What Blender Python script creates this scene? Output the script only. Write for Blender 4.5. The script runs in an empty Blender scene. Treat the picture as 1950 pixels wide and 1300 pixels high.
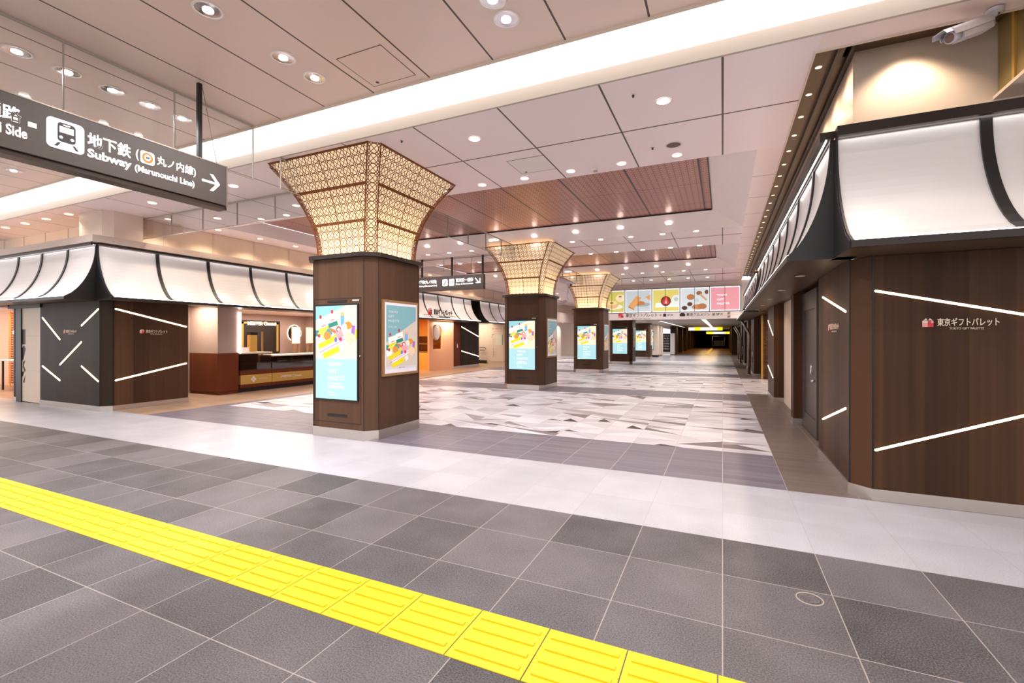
import bpy, math, random
from mathutils import Vector, Matrix
random.seed(7)
S = bpy.context.scene
COL = S.collection
# ------------------------------------------------------------------ camera, world, exposure
FPX = 883.0
TH = math.atan2(401, FPX)
cd = bpy.data.cameras.new('camera'); cam = bpy.data.objects.new('camera', cd); COL.objects.link(cam)
cd.sensor_width = 36; cd.lens = FPX / 1950 * 36; cd.shift_y = -8 / 1950; cd.clip_end = 300; cd.clip_start = 0.05
cam.location = (0, 0, 1.55); cam.rotation_euler = (math.pi / 2, 0, TH)
S.camera = cam
w = bpy.data.worlds.new('world'); S.world = w; w.use_nodes = True
w.node_tree.nodes['Background'].inputs[0].default_value = (1.0, .97, .985, 1)
w.node_tree.nodes['Background'].inputs[1].default_value = 1.15
S.view_settings.view_transform = 'Standard'; S.view_settings.look = 'None'
S.view_settings.exposure = 0.55; S.view_settings.gamma = 1.0; S.view_settings.use_curve_mapping = False
S.cycles.max_bounces = 8; S.cycles.diffuse_bounces = 6; S.cycles.glossy_bounces = 3
S.cycles.transparent_max_bounces = 12; S.cycles.caustics_reflective = False; S.cycles.caustics_refractive = False
S.cycles.sample_clamp_indirect = 4.0

def area(name, loc, sx, sy, power, col=(1, .93, .88), rot=(0, 0, 0), parent=None):
    l = bpy.data.lights.new(name, 'AREA'); l.shape = 'RECTANGLE'; l.size = sx; l.size_y = sy
    l.energy = power; l.color = col
    o = bpy.data.objects.new(name, l); COL.objects.link(o); o.location = loc; o.rotation_euler = rot
    if parent: o.parent = parent; o.location = Vector(loc) - parent.location
    return o
# soft area lights without fittings are added below for the shops and far corridor

# ------------------------------------------------------------------ materials
def lin(c):
    return tuple(((x / 255) / 12.92 if x / 255 <= .04045 else ((x / 255 + .055) / 1.055) ** 2.4) for x in c) + (1,)
class NT:
    def __init__(s, name):
        s.m = bpy.data.materials.new(name); s.m.use_nodes = True; s.t = s.m.node_tree
        s.b = s.t.nodes['Principled BSDF']; s.out = s.t.nodes['Material Output']
    def n(s, typ, **kw):
        x = s.t.nodes.new(typ)
        for k, v in kw.items(): setattr(x, k, v)
        return x
    def set(s, inp, v):
        if isinstance(v, bpy.types.NodeSocket): s.t.links.new(v, inp)
        else: inp.default_value = v
    def math(s, op, a, b=0.0, c=None):
        x = s.n('ShaderNodeMath', operation=op); s.set(x.inputs[0], a); s.set(x.inputs[1], b)
        if c is not None: s.set(x.inputs[2], c)
        return x.outputs[0]
    def mix(s, f, a, b):
        x = s.n('ShaderNodeMix', data_type='RGBA'); s.set(x.inputs[0], f); s.set(x.inputs[6], a); s.set(x.inputs[7], b)
        return x.outputs[2]
    def pos(s):
        g = s.n('ShaderNodeNewGeometry'); x = s.n('ShaderNodeSeparateXYZ'); s.t.links.new(g.outputs['Position'], x.inputs[0])
        return x.outputs[0], x.outputs[1], x.outputs[2]
    def comb(s, a, b, c=0.0):
        x = s.n('ShaderNodeCombineXYZ'); s.set(x.inputs[0], a); s.set(x.inputs[1], b); s.set(x.inputs[2], c); return x.outputs[0]
    def noise(s, vec, scale, detail=2.0):
        x = s.n('ShaderNodeTexNoise'); s.set(x.inputs['Vector'], vec); x.inputs['Scale'].default_value = scale; x.inputs['Detail'].default_value = detail
        return x.outputs[0]
    def wn(s, vec):
        x = s.n('ShaderNodeTexWhiteNoise', noise_dimensions='3D'); s.set(x.inputs['Vector'], vec); return x.outputs[0]
    def line(s, v, pitch, off, wid):       # 1 on joint lines
        a = s.math('ABSOLUTE', s.math('SUBTRACT', s.math('FRACT', s.math('ADD', s.math('DIVIDE', s.math('SUBTRACT', v, off), pitch), 0.5)), 0.5))
        return s.math('LESS_THAN', a, wid / 2 / pitch)
    def fin(s, color, rough=.5, metal=0.0, spec=.5):
        s.set(s.b.inputs['Base Color'], color); s.set(s.b.inputs['Roughness'], rough); s.b.inputs['Metallic'].default_value = metal
        s.b.inputs['Specular IOR Level'].default_value = spec
        return s.m
def plain(name, c, rough=.5, metal=0.0, var=.05):
    k = NT(name); tc = k.n('ShaderNodeTexCoord'); nz = k.noise(tc.outputs['Object'], 6.0)
    c0 = lin(c); c1 = tuple(x * (1 - var) for x in c0[:3]) + (1,)
    return k.fin(k.mix(nz, c1, c0), rough, metal)
def glow(name, c, st):
    k = NT(name); k.fin(lin(c), .5); k.b.inputs['Emission Color'].default_value = lin(c); k.b.inputs['Emission Strength'].default_value = st
    return k.m
def laminate(name, c0, c1, rough=.38, pitch=.31):
    k = NT(name); x, y, z = k.pos(); s_ = k.math('ADD', x, y)
    pid = k.math('FLOOR', k.math('DIVIDE', s_, pitch)); f = k.wn(k.comb(pid, 1.0, 2.0))
    g = k.noise(k.comb(k.math('MULTIPLY', s_, 26.0), 0.0, k.math('MULTIPLY', z, .35)), 1.0, 3.0)
    g2 = k.noise(k.comb(k.math('MULTIPLY', s_, 3.0), 3.0, k.math('MULTIPLY', z, .3)), 1.0, 2.0)
    f2 = k.math('ADD', k.math('MULTIPLY', f, .45), k.math('ADD', k.math('MULTIPLY', g, .45), k.math('MULTIPLY', g2, .45)))
    f3 = k.math('SUBTRACT', f2, .2)
    return k.fin(k.mix(f3, lin(c0), lin(c1)), rough + .08, 0.0, .14)
def granite(name, c0, c1, joint, offy, rough, speck=.5, jw=.006, px=.6, py=.6, tv=.46):
    k = NT(name); x, y, z = k.pos()
    ix = k.math('FLOOR', k.math('DIVIDE', x, px)); iy = k.math('FLOOR', k.math('DIVIDE', k.math('SUBTRACT', y, offy), py))
    t = k.wn(k.comb(ix, iy, 3.0))
    g = k.n('ShaderNodeNewGeometry').outputs['Position']
    n1 = k.noise(g, 120.0, 4.0); n2 = k.noise(g, 2.2, 3.0)
    f = k.math('ADD', k.math('MULTIPLY', t, tv), k.math('ADD', k.math('MULTIPLY', k.math('SUBTRACT', n1, .5), speck * 4.0), k.math('MULTIPLY', n2, .62)))
    c = k.mix(f, lin(c0), lin(c1))
    l = k.math('MAXIMUM', k.line(x, px, 0.0, jw), k.line(y, py, offy, jw))
    return k.fin(k.mix(k.math('MULTIPLY', l, .75), c, lin(joint)), rough, 0.0, .35)
def plank(name, c0, c1, joint, rough=.4, jx=.6, jy=.1875, offy=.17, use_attr=False):
    k = NT(name); x, y, z = k.pos()
    st = k.noise(k.comb(k.math('MULTIPLY', x, .8), k.math('MULTIPLY', y, 22.0)), 1.0, 3.0)
    st2 = k.noise(k.comb(k.math('MULTIPLY', x, 4.0), k.math('MULTIPLY', y, 60.0)), 1.0, 2.0)
    if use_attr:
        a = k.n('ShaderNodeAttribute', attribute_name='Col'); base = a.outputs['Color']
        f = k.math('ADD', k.math('MULTIPLY', st, .25), .80)
        h = k.n('ShaderNodeHueSaturation'); k.set(h.inputs['Color'], base); k.set(h.inputs['Value'], f); c = h.outputs[0]
    else:
        ix = k.math('FLOOR', k.math('DIVIDE', x, jx)); iy = k.math('FLOOR', k.math('DIVIDE', k.math('SUBTRACT', y, offy), jy))
        t = k.wn(k.comb(ix, iy, 5.0))
        f = k.math('ADD', k.math('MULTIPLY', st, .7), k.math('ADD', k.math('MULTIPLY', t, .22), k.math('MULTIPLY', k.math('SUBTRACT', st2, .5), .35)))
        c = k.mix(f, lin(c0), lin(c1))
    l = k.line(x, jx, 0.0, .007)
    if jy: l = k.math('MAXIMUM', l, k.math('MULTIPLY', k.line(y, jy, offy, .005), .75))
    return k.fin(k.mix(k.math('MULTIPLY', l, .8), c, lin(joint)), rough, 0.0, .35)
def ceilmat(name, c, px, ox, py, oy, w_=.02, rough=.34, joint=(70, 56, 50)):
    k = NT(name); x, y, z = k.pos(); g = k.n('ShaderNodeNewGeometry').outputs['Position']
    n = k.noise(g, .7, 2.0); c0 = lin(c); c1 = tuple(q * .93 for q in c0[:3]) + (1,)
    l = k.line(x, px, ox, w_)
    if py: l = k.math('MAXIMUM', l, k.line(y, py, oy, w_ * 1.3))
    return k.fin(k.mix(l, k.mix(n, c1, c0), lin(joint)), rough)
def attrmat(name, emit=None, rough=.5):
    k = NT(name); a = k.n('ShaderNodeAttribute', attribute_name='Col')
    k.fin(a.outputs['Color'], rough)
    if emit:
        k.t.links.new(a.outputs['Color'], k.b.inputs['Emission Color']); k.b.inputs['Emission Strength'].default_value = emit
        k.t.links.new(k.mix(.75, a.outputs['Color'], (0, 0, 0, 1)), k.b.inputs['Base Color'])
    return k.m
def pattern(k, u, v, p):
    a = k.math('SUBTRACT', k.math('FRACT', k.math('DIVIDE', u, p)), .5)
    b = k.math('SUBTRACT', k.math('FRACT', k.math('DIVIDE', v, p)), .5)
    r = k.math('SQRT', k.math('ADD', k.math('MULTIPLY', a, a), k.math('MULTIPLY', b, b)))
    ring = k.math('LESS_THAN', k.math('ABSOLUTE', k.math('SUBTRACT', r, .47)), .034)
    def dg(sg):
        q = k.math('FRACT', k.math('ADD', k.math('MULTIPLY', k.math('ADD', a, k.math('MULTIPLY', b, sg)), 1.5), .5))
        return k.math('LESS_THAN', k.math('ABSOLUTE', k.math('SUBTRACT', q, .5)), .085)
    dot = k.math('GREATER_THAN', r, .645)
    return k.math('MAXIMUM', k.math('MAXIMUM', ring, dot), k.math('MAXIMUM', dg(1.0), dg(-1.0)))
def lattice(name, p):
    k = NT(name); uv = k.n('ShaderNodeUVMap').outputs[0]; sx = k.n('ShaderNodeSeparateXYZ'); k.t.links.new(uv, sx.inputs[0])
    m = pattern(k, sx.outputs[0], sx.outputs[1], p)
    k.fin(lin((120, 68, 30)), .42, .3)
    tr = k.n('ShaderNodeBsdfTransparent'); mx = k.n('ShaderNodeMixShader')
    k.t.links.new(m, mx.inputs[0]); k.t.links.new(tr.outputs[0], mx.inputs[1]); k.t.links.new(k.b.outputs[0], mx.inputs[2]); k.t.links.new(mx.outputs[0], k.out.inputs[0])
    return k.m
def cofferm(name):
    k = NT(name); x, y, z = k.pos(); m = pattern(k, x, y, .115)
    l = k.math('MAXIMUM', k.line(x, 1.235, -.38, .036), k.math('MULTIPLY', k.line(y, 1.45, 1.05, .02), .55))
    c = k.mix(m, lin((204, 148, 132)), lin((98, 48, 36)))
    return k.fin(k.mix(l, c, lin((45, 22, 15))), .3, .25)
def glassm(name, tint=(.975, .98, .98), f0=.0):
    k = NT(name); tr = k.n('ShaderNodeBsdfTransparent'); tr.inputs[0].default_value = tint + (1,)
    gl = k.n('ShaderNodeBsdfGlossy'); gl.inputs['Roughness'].default_value = .03
    lw = k.n('ShaderNodeFresnel'); lw.inputs[0].default_value = 1.45
    f = k.math('ADD', k.math('MULTIPLY', lw.outputs[0], .55), f0)
    mx = k.n('ShaderNodeMixShader'); k.t.links.new(f, mx.inputs[0]); k.t.links.new(tr.outputs[0], mx.inputs[1]); k.t.links.new(gl.outputs[0], mx.inputs[2]); k.t.links.new(mx.outputs[0], k.out.inputs[0])
    return k.m
def brickm(name):
    k = NT(name); x, y, z = k.pos(); b = k.n('ShaderNodeTexBrick'); k.set(b.inputs['Vector'], k.comb(k.math('ADD', x, y), z)); b.inputs['Scale'].default_value = 4.5
    b.inputs['Color1'].default_value = lin((74, 42, 24)); b.inputs['Color2'].default_value = lin((110, 66, 40)); b.inputs['Mortar'].default_value = lin((40, 26, 18))
    return k.fin(b.outputs[0], .7)

M = {}
M['granite'] = granite('dark_granite', (44, 41, 42), (118, 112, 115), (176, 166, 158), .33, .5)
M['white_floor'] = granite('white_terrazzo', (160, 158, 163), (206, 204, 211), (158, 153, 155), .33 - .005, .34, .32, .004, .6, .6, .2)
M['gray_floor'] = plank('grey_plank_tile', (88, 80, 90), (138, 129, 140), (186, 174, 178))
M['brown_floor'] = plank('taupe_plank_tile', (92, 77, 70), (134, 117, 108), (164, 148, 140))
M['pat_floor'] = plank('triangle_inlay_tile', (0, 0, 0), (0, 0, 0), (190, 172, 172), .36, .6, 0, 0, True)
M['warm_floor'] = plank('warm_plank_floor', (140, 112, 90), (196, 164, 136), (170, 140, 118))
M['far_floor'] = granite('far_polished_floor', (150, 148, 158), (176, 172, 182), (165, 160, 170), .1, .22, .1, .004, .6, .6)
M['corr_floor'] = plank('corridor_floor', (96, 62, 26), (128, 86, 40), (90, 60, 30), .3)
M['yellow'] = plain('yellow_tactile', (236, 200, 4), .5, 0, .08)
M['ceil_front'] = ceilmat('tan_metal_ceiling', (236, 214, 202), .81, -.62, 0, 0, .02, .3)
M['ceil'] = ceilmat('pale_pink_metal_ceiling', (244, 229, 230), 1.2, 0.0, 7.2, 6.12, .022, .34)
M['ceil_edge'] = ceilmat('pale_edge_ceiling', (242, 224, 221), 40, 20, 1.3, 6.12, .014, .3)
M['coffer'] = cofferm('perforated_copper_ceiling')
M['white'] = plain('white_paint', (236, 226, 222), .45, 0, .03)
M['beige'] = plain('beige_metal', (214, 196, 180), .4, 0, .04)
M['slot_grey'] = plain('warm_grey_trim', (176, 166, 152), .4)
M['cream'] = plain('cream_panel', (226, 208, 188), .5)
M['ledge'] = plain('taupe_ledge', (176, 158, 148), .45)
M['brass'] = plain('brass_sheet', (170, 150, 96), .32, .6)
M['lam'] = laminate('dark_walnut_laminate', (44, 27, 17), (94, 64, 43))
M['lam_grey'] = laminate('charcoal_oak_laminate', (28, 20, 16), (60, 46, 37))
M['lam_col'] = laminate('bronze_laminate', (62, 41, 29), (98, 71, 53), .36, .4)
M['steel'] = plain('brushed_steel', (196, 186, 178), .25, .85)
M['steel_d'] = plain('steel_post', (150, 136, 126), .3, .8)
M['dark'] = plain('dark_bronze', (46, 36, 32), .38, .3)
M['black'] = plain('black_metal', (26, 24, 25), .4, .2)
M['slotdark'] = plain('slot_bronze', (92, 72, 54), .4, .3)
M['shade'] = plain('white_awning_panel', (212, 209, 208), .3, 0, .03)
M['strip'] = glow('led_strip', (255, 248, 246), 7.5)
M['stripw'] = glow('warm_led_line', (255, 222, 180), 3.2)
M['cove'] = glow('cove_diffuser', (250, 250, 255), 3.0)
M['lamp'] = glow('lamp_lens', (255, 246, 240), 7.0)
M['lampw'] = glow('warm_lamp_lens', (255, 226, 180), 6.0)
M['chrome'] = plain('chrome_reflector', (225, 225, 228), .12, .95)
M['ring'] = plain('white_ring', (232, 222, 218), .4)
M['lattice'] = lattice('pierced_copper', .125)
M['copper'] = plain('copper_bar', (128, 72, 28), .36, .5)
M['lining'] = glow('cream_lining_added_glow', (255, 228, 188), .38)  # even emission stands in for lamp light falling on the lining
M['print'] = attrmat('printed_poster', None, .35)
M['disp'] = attrmat('lit_display', .66, .25)
M['bill'] = attrmat('lit_billboard', .62, .3)
M['glass'] = glassm('clear_glass')
M['case_glass'] = glassm('case_glass', (.75, .7, .7), .1)
M['sign'] = plain('sign_brown_grey', (66, 56, 51), .5)
M['sign_side'] = plain('sign_dark_edge', (48, 34, 26), .3)
M['white_lit'] = glow('white_lettering', (255, 252, 252), .62)
M['gold_text'] = plain('champagne_lettering', (226, 204, 178), .35, .3)
M['blk_text'] = plain('black_lettering', (36, 26, 28), .5)
M['red'] = plain('emblem_red', (214, 44, 58), .4)
M['pink'] = plain('emblem_pink', (240, 150, 150), .4)
M['orange'] = plain('orange_ring', (226, 110, 14), .4)
M['wood_red'] = laminate('red_mahogany', (86, 40, 22), (122, 62, 36), .35, .5)
M['gold'] = plain('gold_fascia', (206, 164, 84), .3, .35)
M['plaster'] = plain('mauve_plaster', (176, 150, 138), .6)
M['frame_wood'] = plain('oak_frame', (150, 112, 72), .45)
M['apricot'] = plain('apricot_wall', (244, 186, 146), .55)
M['apr_deep'] = plain('orange_niche', (240, 168, 84), .55)
M['louver'] = plain('red_slat', (150, 56, 30), .45)
M['brick'] = brickm('dark_brick')
M['cctv'] = plain('camera_housing', (200, 194, 202), .35, .2)
M['lens_d'] = plain('camera_window', (110, 86, 86), .15)
M['doorm'] = plain('dark_grey_door', (74, 64, 60), .4)
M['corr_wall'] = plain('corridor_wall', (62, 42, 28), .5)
M['white_tile'] = ceilmat('white_wall_tile', (240, 230, 222), 40, 13, 40, 11)
M['lampw2'] = glow('slot_lamp_lens', (255, 226, 180), 2.2)
M['bulb'] = glow('globe_glass', (255, 236, 210), 2.5)
M['yel_lit'] = glow('yellow_sign_face', (250, 222, 20), 1.1)

# ------------------------------------------------------------------ mesh builder
def tag(o, label=None, cat=None, group=None, kind=None):
    if label: o['label'] = label
    if cat: o['category'] = cat
    if group: o['group'] = group
    if kind: o['kind'] = kind
    return o
def thing(name, loc, label, cat, group=None):
    o = bpy.data.objects.new(name, None); o.empty_display_size = .1; COL.objects.link(o); o.location = loc
    return tag(o, label, cat, group)
class MB:
    def __init__(s): s.v = []; s.f = []; s.mi = []; s.c = []; s.sm = []
    def face(s, pts, mi=0, col=(1, 1, 1), smooth=False):
        b = len(s.v); s.v += [tuple(p) for p in pts]; s.f.append(tuple(range(b, b + len(pts)))); s.mi.append(mi); s.c.append(col); s.sm.append(smooth); return s
    def box(s, x0, y0, z0, x1, y1, z1, mi=0, col=(1, 1, 1)):
        x0, x1 = min(x0, x1), max(x0, x1); y0, y1 = min(y0, y1), max(y0, y1); z0, z1 = min(z0, z1), max(z0, z1)
        return s.prism([(x0, y0), (x1, y0), (x1, y1), (x0, y1)], z0, z1, mi, col)
    def prism(s, poly, z0, z1, mi=0, col=(1, 1, 1)):
        return s.ext([(x, y, z0) for x, y in poly], (0, 0, z1 - z0), mi, col)
    def ext(s, pts, d, mi=0, col=(1, 1, 1)):
        # extrude a planar polygon (3D points) along d; outward normals fixed by recalculation
        d = Vector(d); P = [Vector(p) for p in pts]; n = Vector((0, 0, 0))
        for i in range(len(P)): n += P[i].cross(P[(i + 1) % len(P)])
        if n.dot(d) > 0: P = P[::-1]
        b = len(s.v); k = len(P); s.v += [tuple(p) for p in P] + [tuple(p + d) for p in P]
        s.f.append(tuple(range(b, b + k))); s.f.append(tuple(range(b + 2 * k - 1, b + k - 1, -1)))
        for i in range(k):
            j = (i + 1) % k; s.f.append((b + i, b + k + i, b + k + j, b + j))
        s.mi += [mi] * (k + 2); s.c += [col] * (k + 2); s.sm += [False] * (k + 2); return s
    def tube(s, path, r, n=10, mi=0, smooth=True, r1=None):
        P = [Vector(p) for p in path]; rings = []
        for i, p in enumerate(P):
            t = (P[min(i + 1, len(P) - 1)] - P[max(i - 1, 0)]).normalized()
            a = t.cross(Vector((0, 0, 1)) if abs(t.z) < .9 else Vector((1, 0, 0))).normalized(); c = t.cross(a)
            rr = r if r1 is None else r + (r1 - r) * i / (len(P) - 1)
            rings.append([p + (a * math.cos(2 * math.pi * k / n) + c * math.sin(2 * math.pi * k / n)) * rr for k in range(n)])
        b = len(s.v)
        for R in rings: s.v += [tuple(q) for q in R]
        for i in range(len(P) - 1):
            for k in range(n):
                k2 = (k + 1) % n; s.f.append((b + i * n + k, b + i * n + k2, b + (i + 1) * n + k2, b + (i + 1) * n + k)); s.mi.append(mi); s.c.append((1, 1, 1)); s.sm.append(smooth)
        s.f.append(tuple(b + k for k in range(n))[::-1]); s.f.append(tuple(b + (len(P) - 1) * n + k for k in range(n)))
        s.mi += [mi, mi]; s.c += [(1, 1, 1)] * 2; s.sm += [False] * 2; return s
    def lathe(s, c, prof, n=20, mi=0, axis='z'):
        b = len(s.v)
        for r, h in prof:
            for k in range(n):
                a = 2 * math.pi * k / n
                s.v.append((c[0] + r * math.cos(a), c[1] + r * math.sin(a), c[2] + h) if axis == 'z' else (c[0] + r * math.cos(a), c[1] + h, c[2] + r * math.sin(a)))
        for i in range(len(prof) - 1):
            for k in range(n):
                k2 = (k + 1) % n; s.f.append((b + i * n + k, b + i * n + k2, b + (i + 1) * n + k2, b + (i + 1) * n + k)); s.mi.append(mi); s.c.append((1, 1, 1)); s.sm.append(True)
        return s
    def build(s, name, mats, parent=None, attr=False):
        if not isinstance(mats, (list, tuple)): mats = [mats]
        me = bpy.data.meshes.new(name)
        off = Vector(parent_world(parent)) if parent else Vector((0, 0, 0))
        me.from_pydata([tuple(Vector(p) - off) for p in s.v], [], s.f)
        for m_ in mats: me.materials.append(m_)
        me.polygons.foreach_set('material_index', s.mi); me.polygons.foreach_set('use_smooth', s.sm)
        if attr:
            ca = me.color_attributes.new('Col', 'FLOAT_COLOR', 'CORNER'); i = 0; d = []
            for p in me.polygons:
                c = s.c[p.index]
                for _ in p.loop_indices: d += [c[0], c[1], c[2], 1.0]
            ca.data.foreach_set('color', d)
        me.update()
        o = bpy.data.objects.new(name, me); COL.objects.link(o)
        if parent: o.parent = parent
        return o
def parent_world(p):
    v = Vector((0, 0, 0))
    while p is not None: v += p.location; p = p.parent
    return v
def copy_tree(o, parent=None):
    c = o.copy(); COL.objects.link(c)
    if parent: c.parent = parent
    for ch in list(o.children): copy_tree(ch, c)
    return c
def struct(mb, name, mats, attr=False):
    return tag(mb.build(name, mats, None, attr), kind='structure')
# frames for things drawn on walls: origin, right, up(z), normal
FR = {'-y': (Vector((1, 0, 0)), Vector((0, -1, 0))), '+x': (Vector((0, 1, 0)), Vector((1, 0, 0))), '-x': (Vector((0, -1, 0)), Vector((-1, 0, 0)))}
def pt(o, fr, u, v, d=0.0):
    R, N = FR[fr]; return Vector(o) + R * u + Vector((0, 0, 1)) * v + N * d
def poly(mb, o, fr, pts, d0=0.0, th=.002, mi=0, col=(1, 1, 1)):
    R, N = FR[fr]; mb.ext([pt(o, fr, a, b, d0) for a, b in pts], N * th, mi, col)
def rect(mb, o, fr, u0, v0, u1, v1, d0=0.0, th=.002, mi=0, col=(1, 1, 1)):
    poly(mb, o, fr, [(u0, v0), (u1, v0), (u1, v1), (u0, v1)], d0, th, mi, col)
def ell(cx, cy, rx, ry, n=18, rot=0):
    return [(cx + rx * math.cos(a) * math.cos(rot) - ry * math.sin(a) * math.sin(rot), cy + rx * math.cos(a) * math.sin(rot) + ry * math.sin(a) * math.cos(rot)) for a in [2 * math.pi * i / n for i in range(n)]]
def rrect(u0, v0, u1, v1, r, n=5):
    out = []
    for cx, cy, a0 in ((u1 - r, v1 - r, 0), (u0 + r, v1 - r, 90), (u0 + r, v0 + r, 180), (u1 - r, v0 + r, 270)):
        for i in range(n + 1):
            a = math.radians(a0 + 90 * i / n); out.append((cx + r * math.cos(a), cy + r * math.sin(a)))
    return out
def text(s, o, fr, u0, v0, w_, h_, mat_, parent=None, name='lettering', th=.003, bold=0.0, d=0.0):
    cu = bpy.data.curves.new('t', 'FONT'); cu.body = s; cu.extrude = .01; cu.offset = bold; cu.resolution_u = 3
    t = bpy.data.objects.new('t', cu); COL.objects.link(t)
    bpy.context.view_layer.update()
    me = bpy.data.meshes.new_from_object(t.evaluated_get(bpy.context.evaluated_depsgraph_get()))
    bpy.data.objects.remove(t); bpy.data.curves.remove(cu)
    xs = [v.co.x for v in me.vertices]; ys = [v.co.y for v in me.vertices]
    if not xs: return None
    x0, x1, y0, y1 = min(xs), max(xs), min(ys), max(ys)
    off = parent_world(parent)
    for v in me.vertices:
        a = u0 + (v.co.x - x0) / (x1 - x0) * w_; b = v0 + (v.co.y - y0) / (y1 - y0) * h_
        v.co = pt(o, fr, a, b, d + (th if v.co.z > 0 else 0.0)) - off
    me.materials.clear(); me.materials.append(mat_)
    ob = bpy.data.objects.new(name, me); me.name = name; COL.objects.link(ob)
    if parent: ob.parent = parent
    return ob
ORD = ['first', 'second', 'third', 'fourth', 'fifth', 'sixth', 'seventh', 'eighth', 'ninth', 'tenth', 'eleventh', 'twelfth', 'thirteenth', 'fourteenth', 'fifteenth', 'sixteenth', 'seventeenth', 'eighteenth', 'nineteenth', 'twentieth',
       'twenty-first', 'twenty-second', 'twenty-third', 'twenty-fourth', 'twenty-fifth', 'twenty-sixth', 'twenty-seventh', 'twenty-eighth', 'twenty-ninth', 'thirtieth', 'thirty-first', 'thirty-second']
def L(c): return lin(c)[:3]

# ================================================================== SETTING: floors
struct(MB().box(-22, -5, -.1, 7, 3.92, 0), 'floor', M['granite'])
struct(MB().box(-22, 3.92, -.1, 7, 5.42, 0), 'floor', M['white_floor'])
struct(MB().box(-10.5, 5.42, -.1, .6, 32, 0), 'floor', M['gray_floor'])
struct(MB().box(.6, 5.42, -.1, 7, 45, 0), 'floor', M['brown_floor'])
struct(MB().box(-22, 5.42, -.1, -10.5, 32, 0), 'floor', M['warm_floor'])
struct(MB().box(-22, 32, -.1, .6, 45, 0), 'floor', M['far_floor'])
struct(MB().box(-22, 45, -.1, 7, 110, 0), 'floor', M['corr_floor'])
def pattern_floor(x0, x1, y0, y1, seed):
    R = random.Random(seed); mb = MB(); Z = .0012
    lights = [(222, 217, 224), (210, 204, 211), (232, 229, 235), (200, 193, 199), (228, 223, 229), (216, 210, 215)]
    mids = [(152, 138, 141), (138, 124, 126), (168, 157, 161), (122, 107, 108), (180, 170, 175)]
    dark = [(72, 58, 57), (62, 49, 48)]
    nx = round((x1 - x0) / .6); ny = round((y1 - y0) / .45); dx = (x1 - x0) / nx; dy = (y1 - y0) / ny
    def tri(p, c, z): mb.face([(q[0], q[1], z) for q in (p if (p[1][0] - p[0][0]) * (p[2][1] - p[0][1]) - (p[1][1] - p[0][1]) * (p[2][0] - p[0][0]) > 0 else p[::-1])], 0, L(c))
    for i in range(nx):
        for j in range(ny):
            X = x0 + i * dx; Y = y0 + j * dy; q = R.random()
            a, b, c, d = (X, Y), (X + dx, Y), (X + dx, Y + dy), (X, Y + dy); c1 = R.choice(lights); c2 = R.choice(lights)
            if q < .5: tri((a, b, c), c1, Z); tri((a, c, d), c2, Z)
            else: tri((a, b, d), c1, Z); tri((b, c, d), c2, Z)
    n = int(nx * ny * .6)
    for t in range(n):
        i = R.randrange(nx + 1); j = R.randrange(ny * 2 + 1); si = R.choice((-1, 1)); sj = R.choice((-1, 1))
        i2 = i + si * R.choice((1, 1, 1, 2, 2)); j2 = j + sj * R.choice((0, 1, 1)); i3 = i2 if R.random() < .65 else i + si; j3 = j2 + sj * R.choice((1, 1, 2))
        if not (0 <= i2 <= nx and 0 <= j2 <= ny * 2 and 0 <= i3 <= nx and 0 <= j3 <= ny * 2): continue
        tri([(x0 + i * dx, y0 + j * dy / 2), (x0 + i2 * dx, y0 + j2 * dy / 2), (x0 + i3 * dx, y0 + j3 * dy / 2)], R.choice(mids + lights[:2]), Z + .0002 + .00001 * (t % 20))
    for t in range(int(nx * ny * .10)):
        X = x0 + R.randrange(nx) * dx + R.choice((0, dx / 2)); Y = y0 + R.randrange(ny * 2) * dy / 2
        wv = R.choice((.25, .3, .3, .4)); hv = R.choice((.12, .2, .3)); s_ = R.choice((0, 1))
        if X + wv > x1 or Y + hv > y1: continue
        tri([(X, Y + hv * s_), (X + wv, Y), (X + wv, Y + hv)] if R.random() < .5 else [(X, Y), (X + wv, Y), (X + wv * .2, Y + hv)], R.choice(dark), Z + .0005)
    struct(mb, 'floor', M['pat_floor'], True)
pattern_floor(-10.2, .6, 6.92, 12.55, 1)
pattern_floor(-10.2, .6, 14.0, 19.75, 2)
pattern_floor(.6, 1.8, 14.3, 19.4, 5)
pattern_floor(-10.2, .6, 21.3, 26.9, 3)
pattern_floor(-10.2, .6, 28.2, 32.0, 4)
# tactile strip across the concourse
tp = thing('tactile_paving', (-3, 2.12, 0), 'yellow tactile guide strip with raised bars running across the dark granite floor', 'tactile paving')
tile = None
for k in range(44):
    x = -16.32 + k * .406 + .06
    if tile is None:
        mb = MB().box(x + .003, 1.92, 0, x + .403, 2.325, .004)
        for q in range(4):
            yc = 1.985 + q * .092
            mb.ext([(x + .03, yc - .014, .004), (x + .376, yc - .014, .004), (x + .376, yc + .014, .004), (x + .03, yc + .014, .004)], (0, 0, .006))
        tile = mb.build('tactile_tile', M['yellow'], tp); x00 = x
    else:
        c = tile.copy(); COL.objects.link(c); c.parent = tp; c.location.x = x - x00
dr = thing('drain_cover', (.47, 3.23, 0), 'round flush inspection cover ring let into the dark granite floor at lower right', 'floor cover')
MB().lathe((.47, 3.23, 0), [(.072, .0), (.072, .0035), (.066, .0035), (.066, .0)], 28).build('ring', M['slot_grey'], dr)
MB().lathe((.47, 3.23, 0), [(.054, .0), (.054, .003), (.049, .003), (.0, .003)], 28).build('lid', M['granite'], dr)

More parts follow.
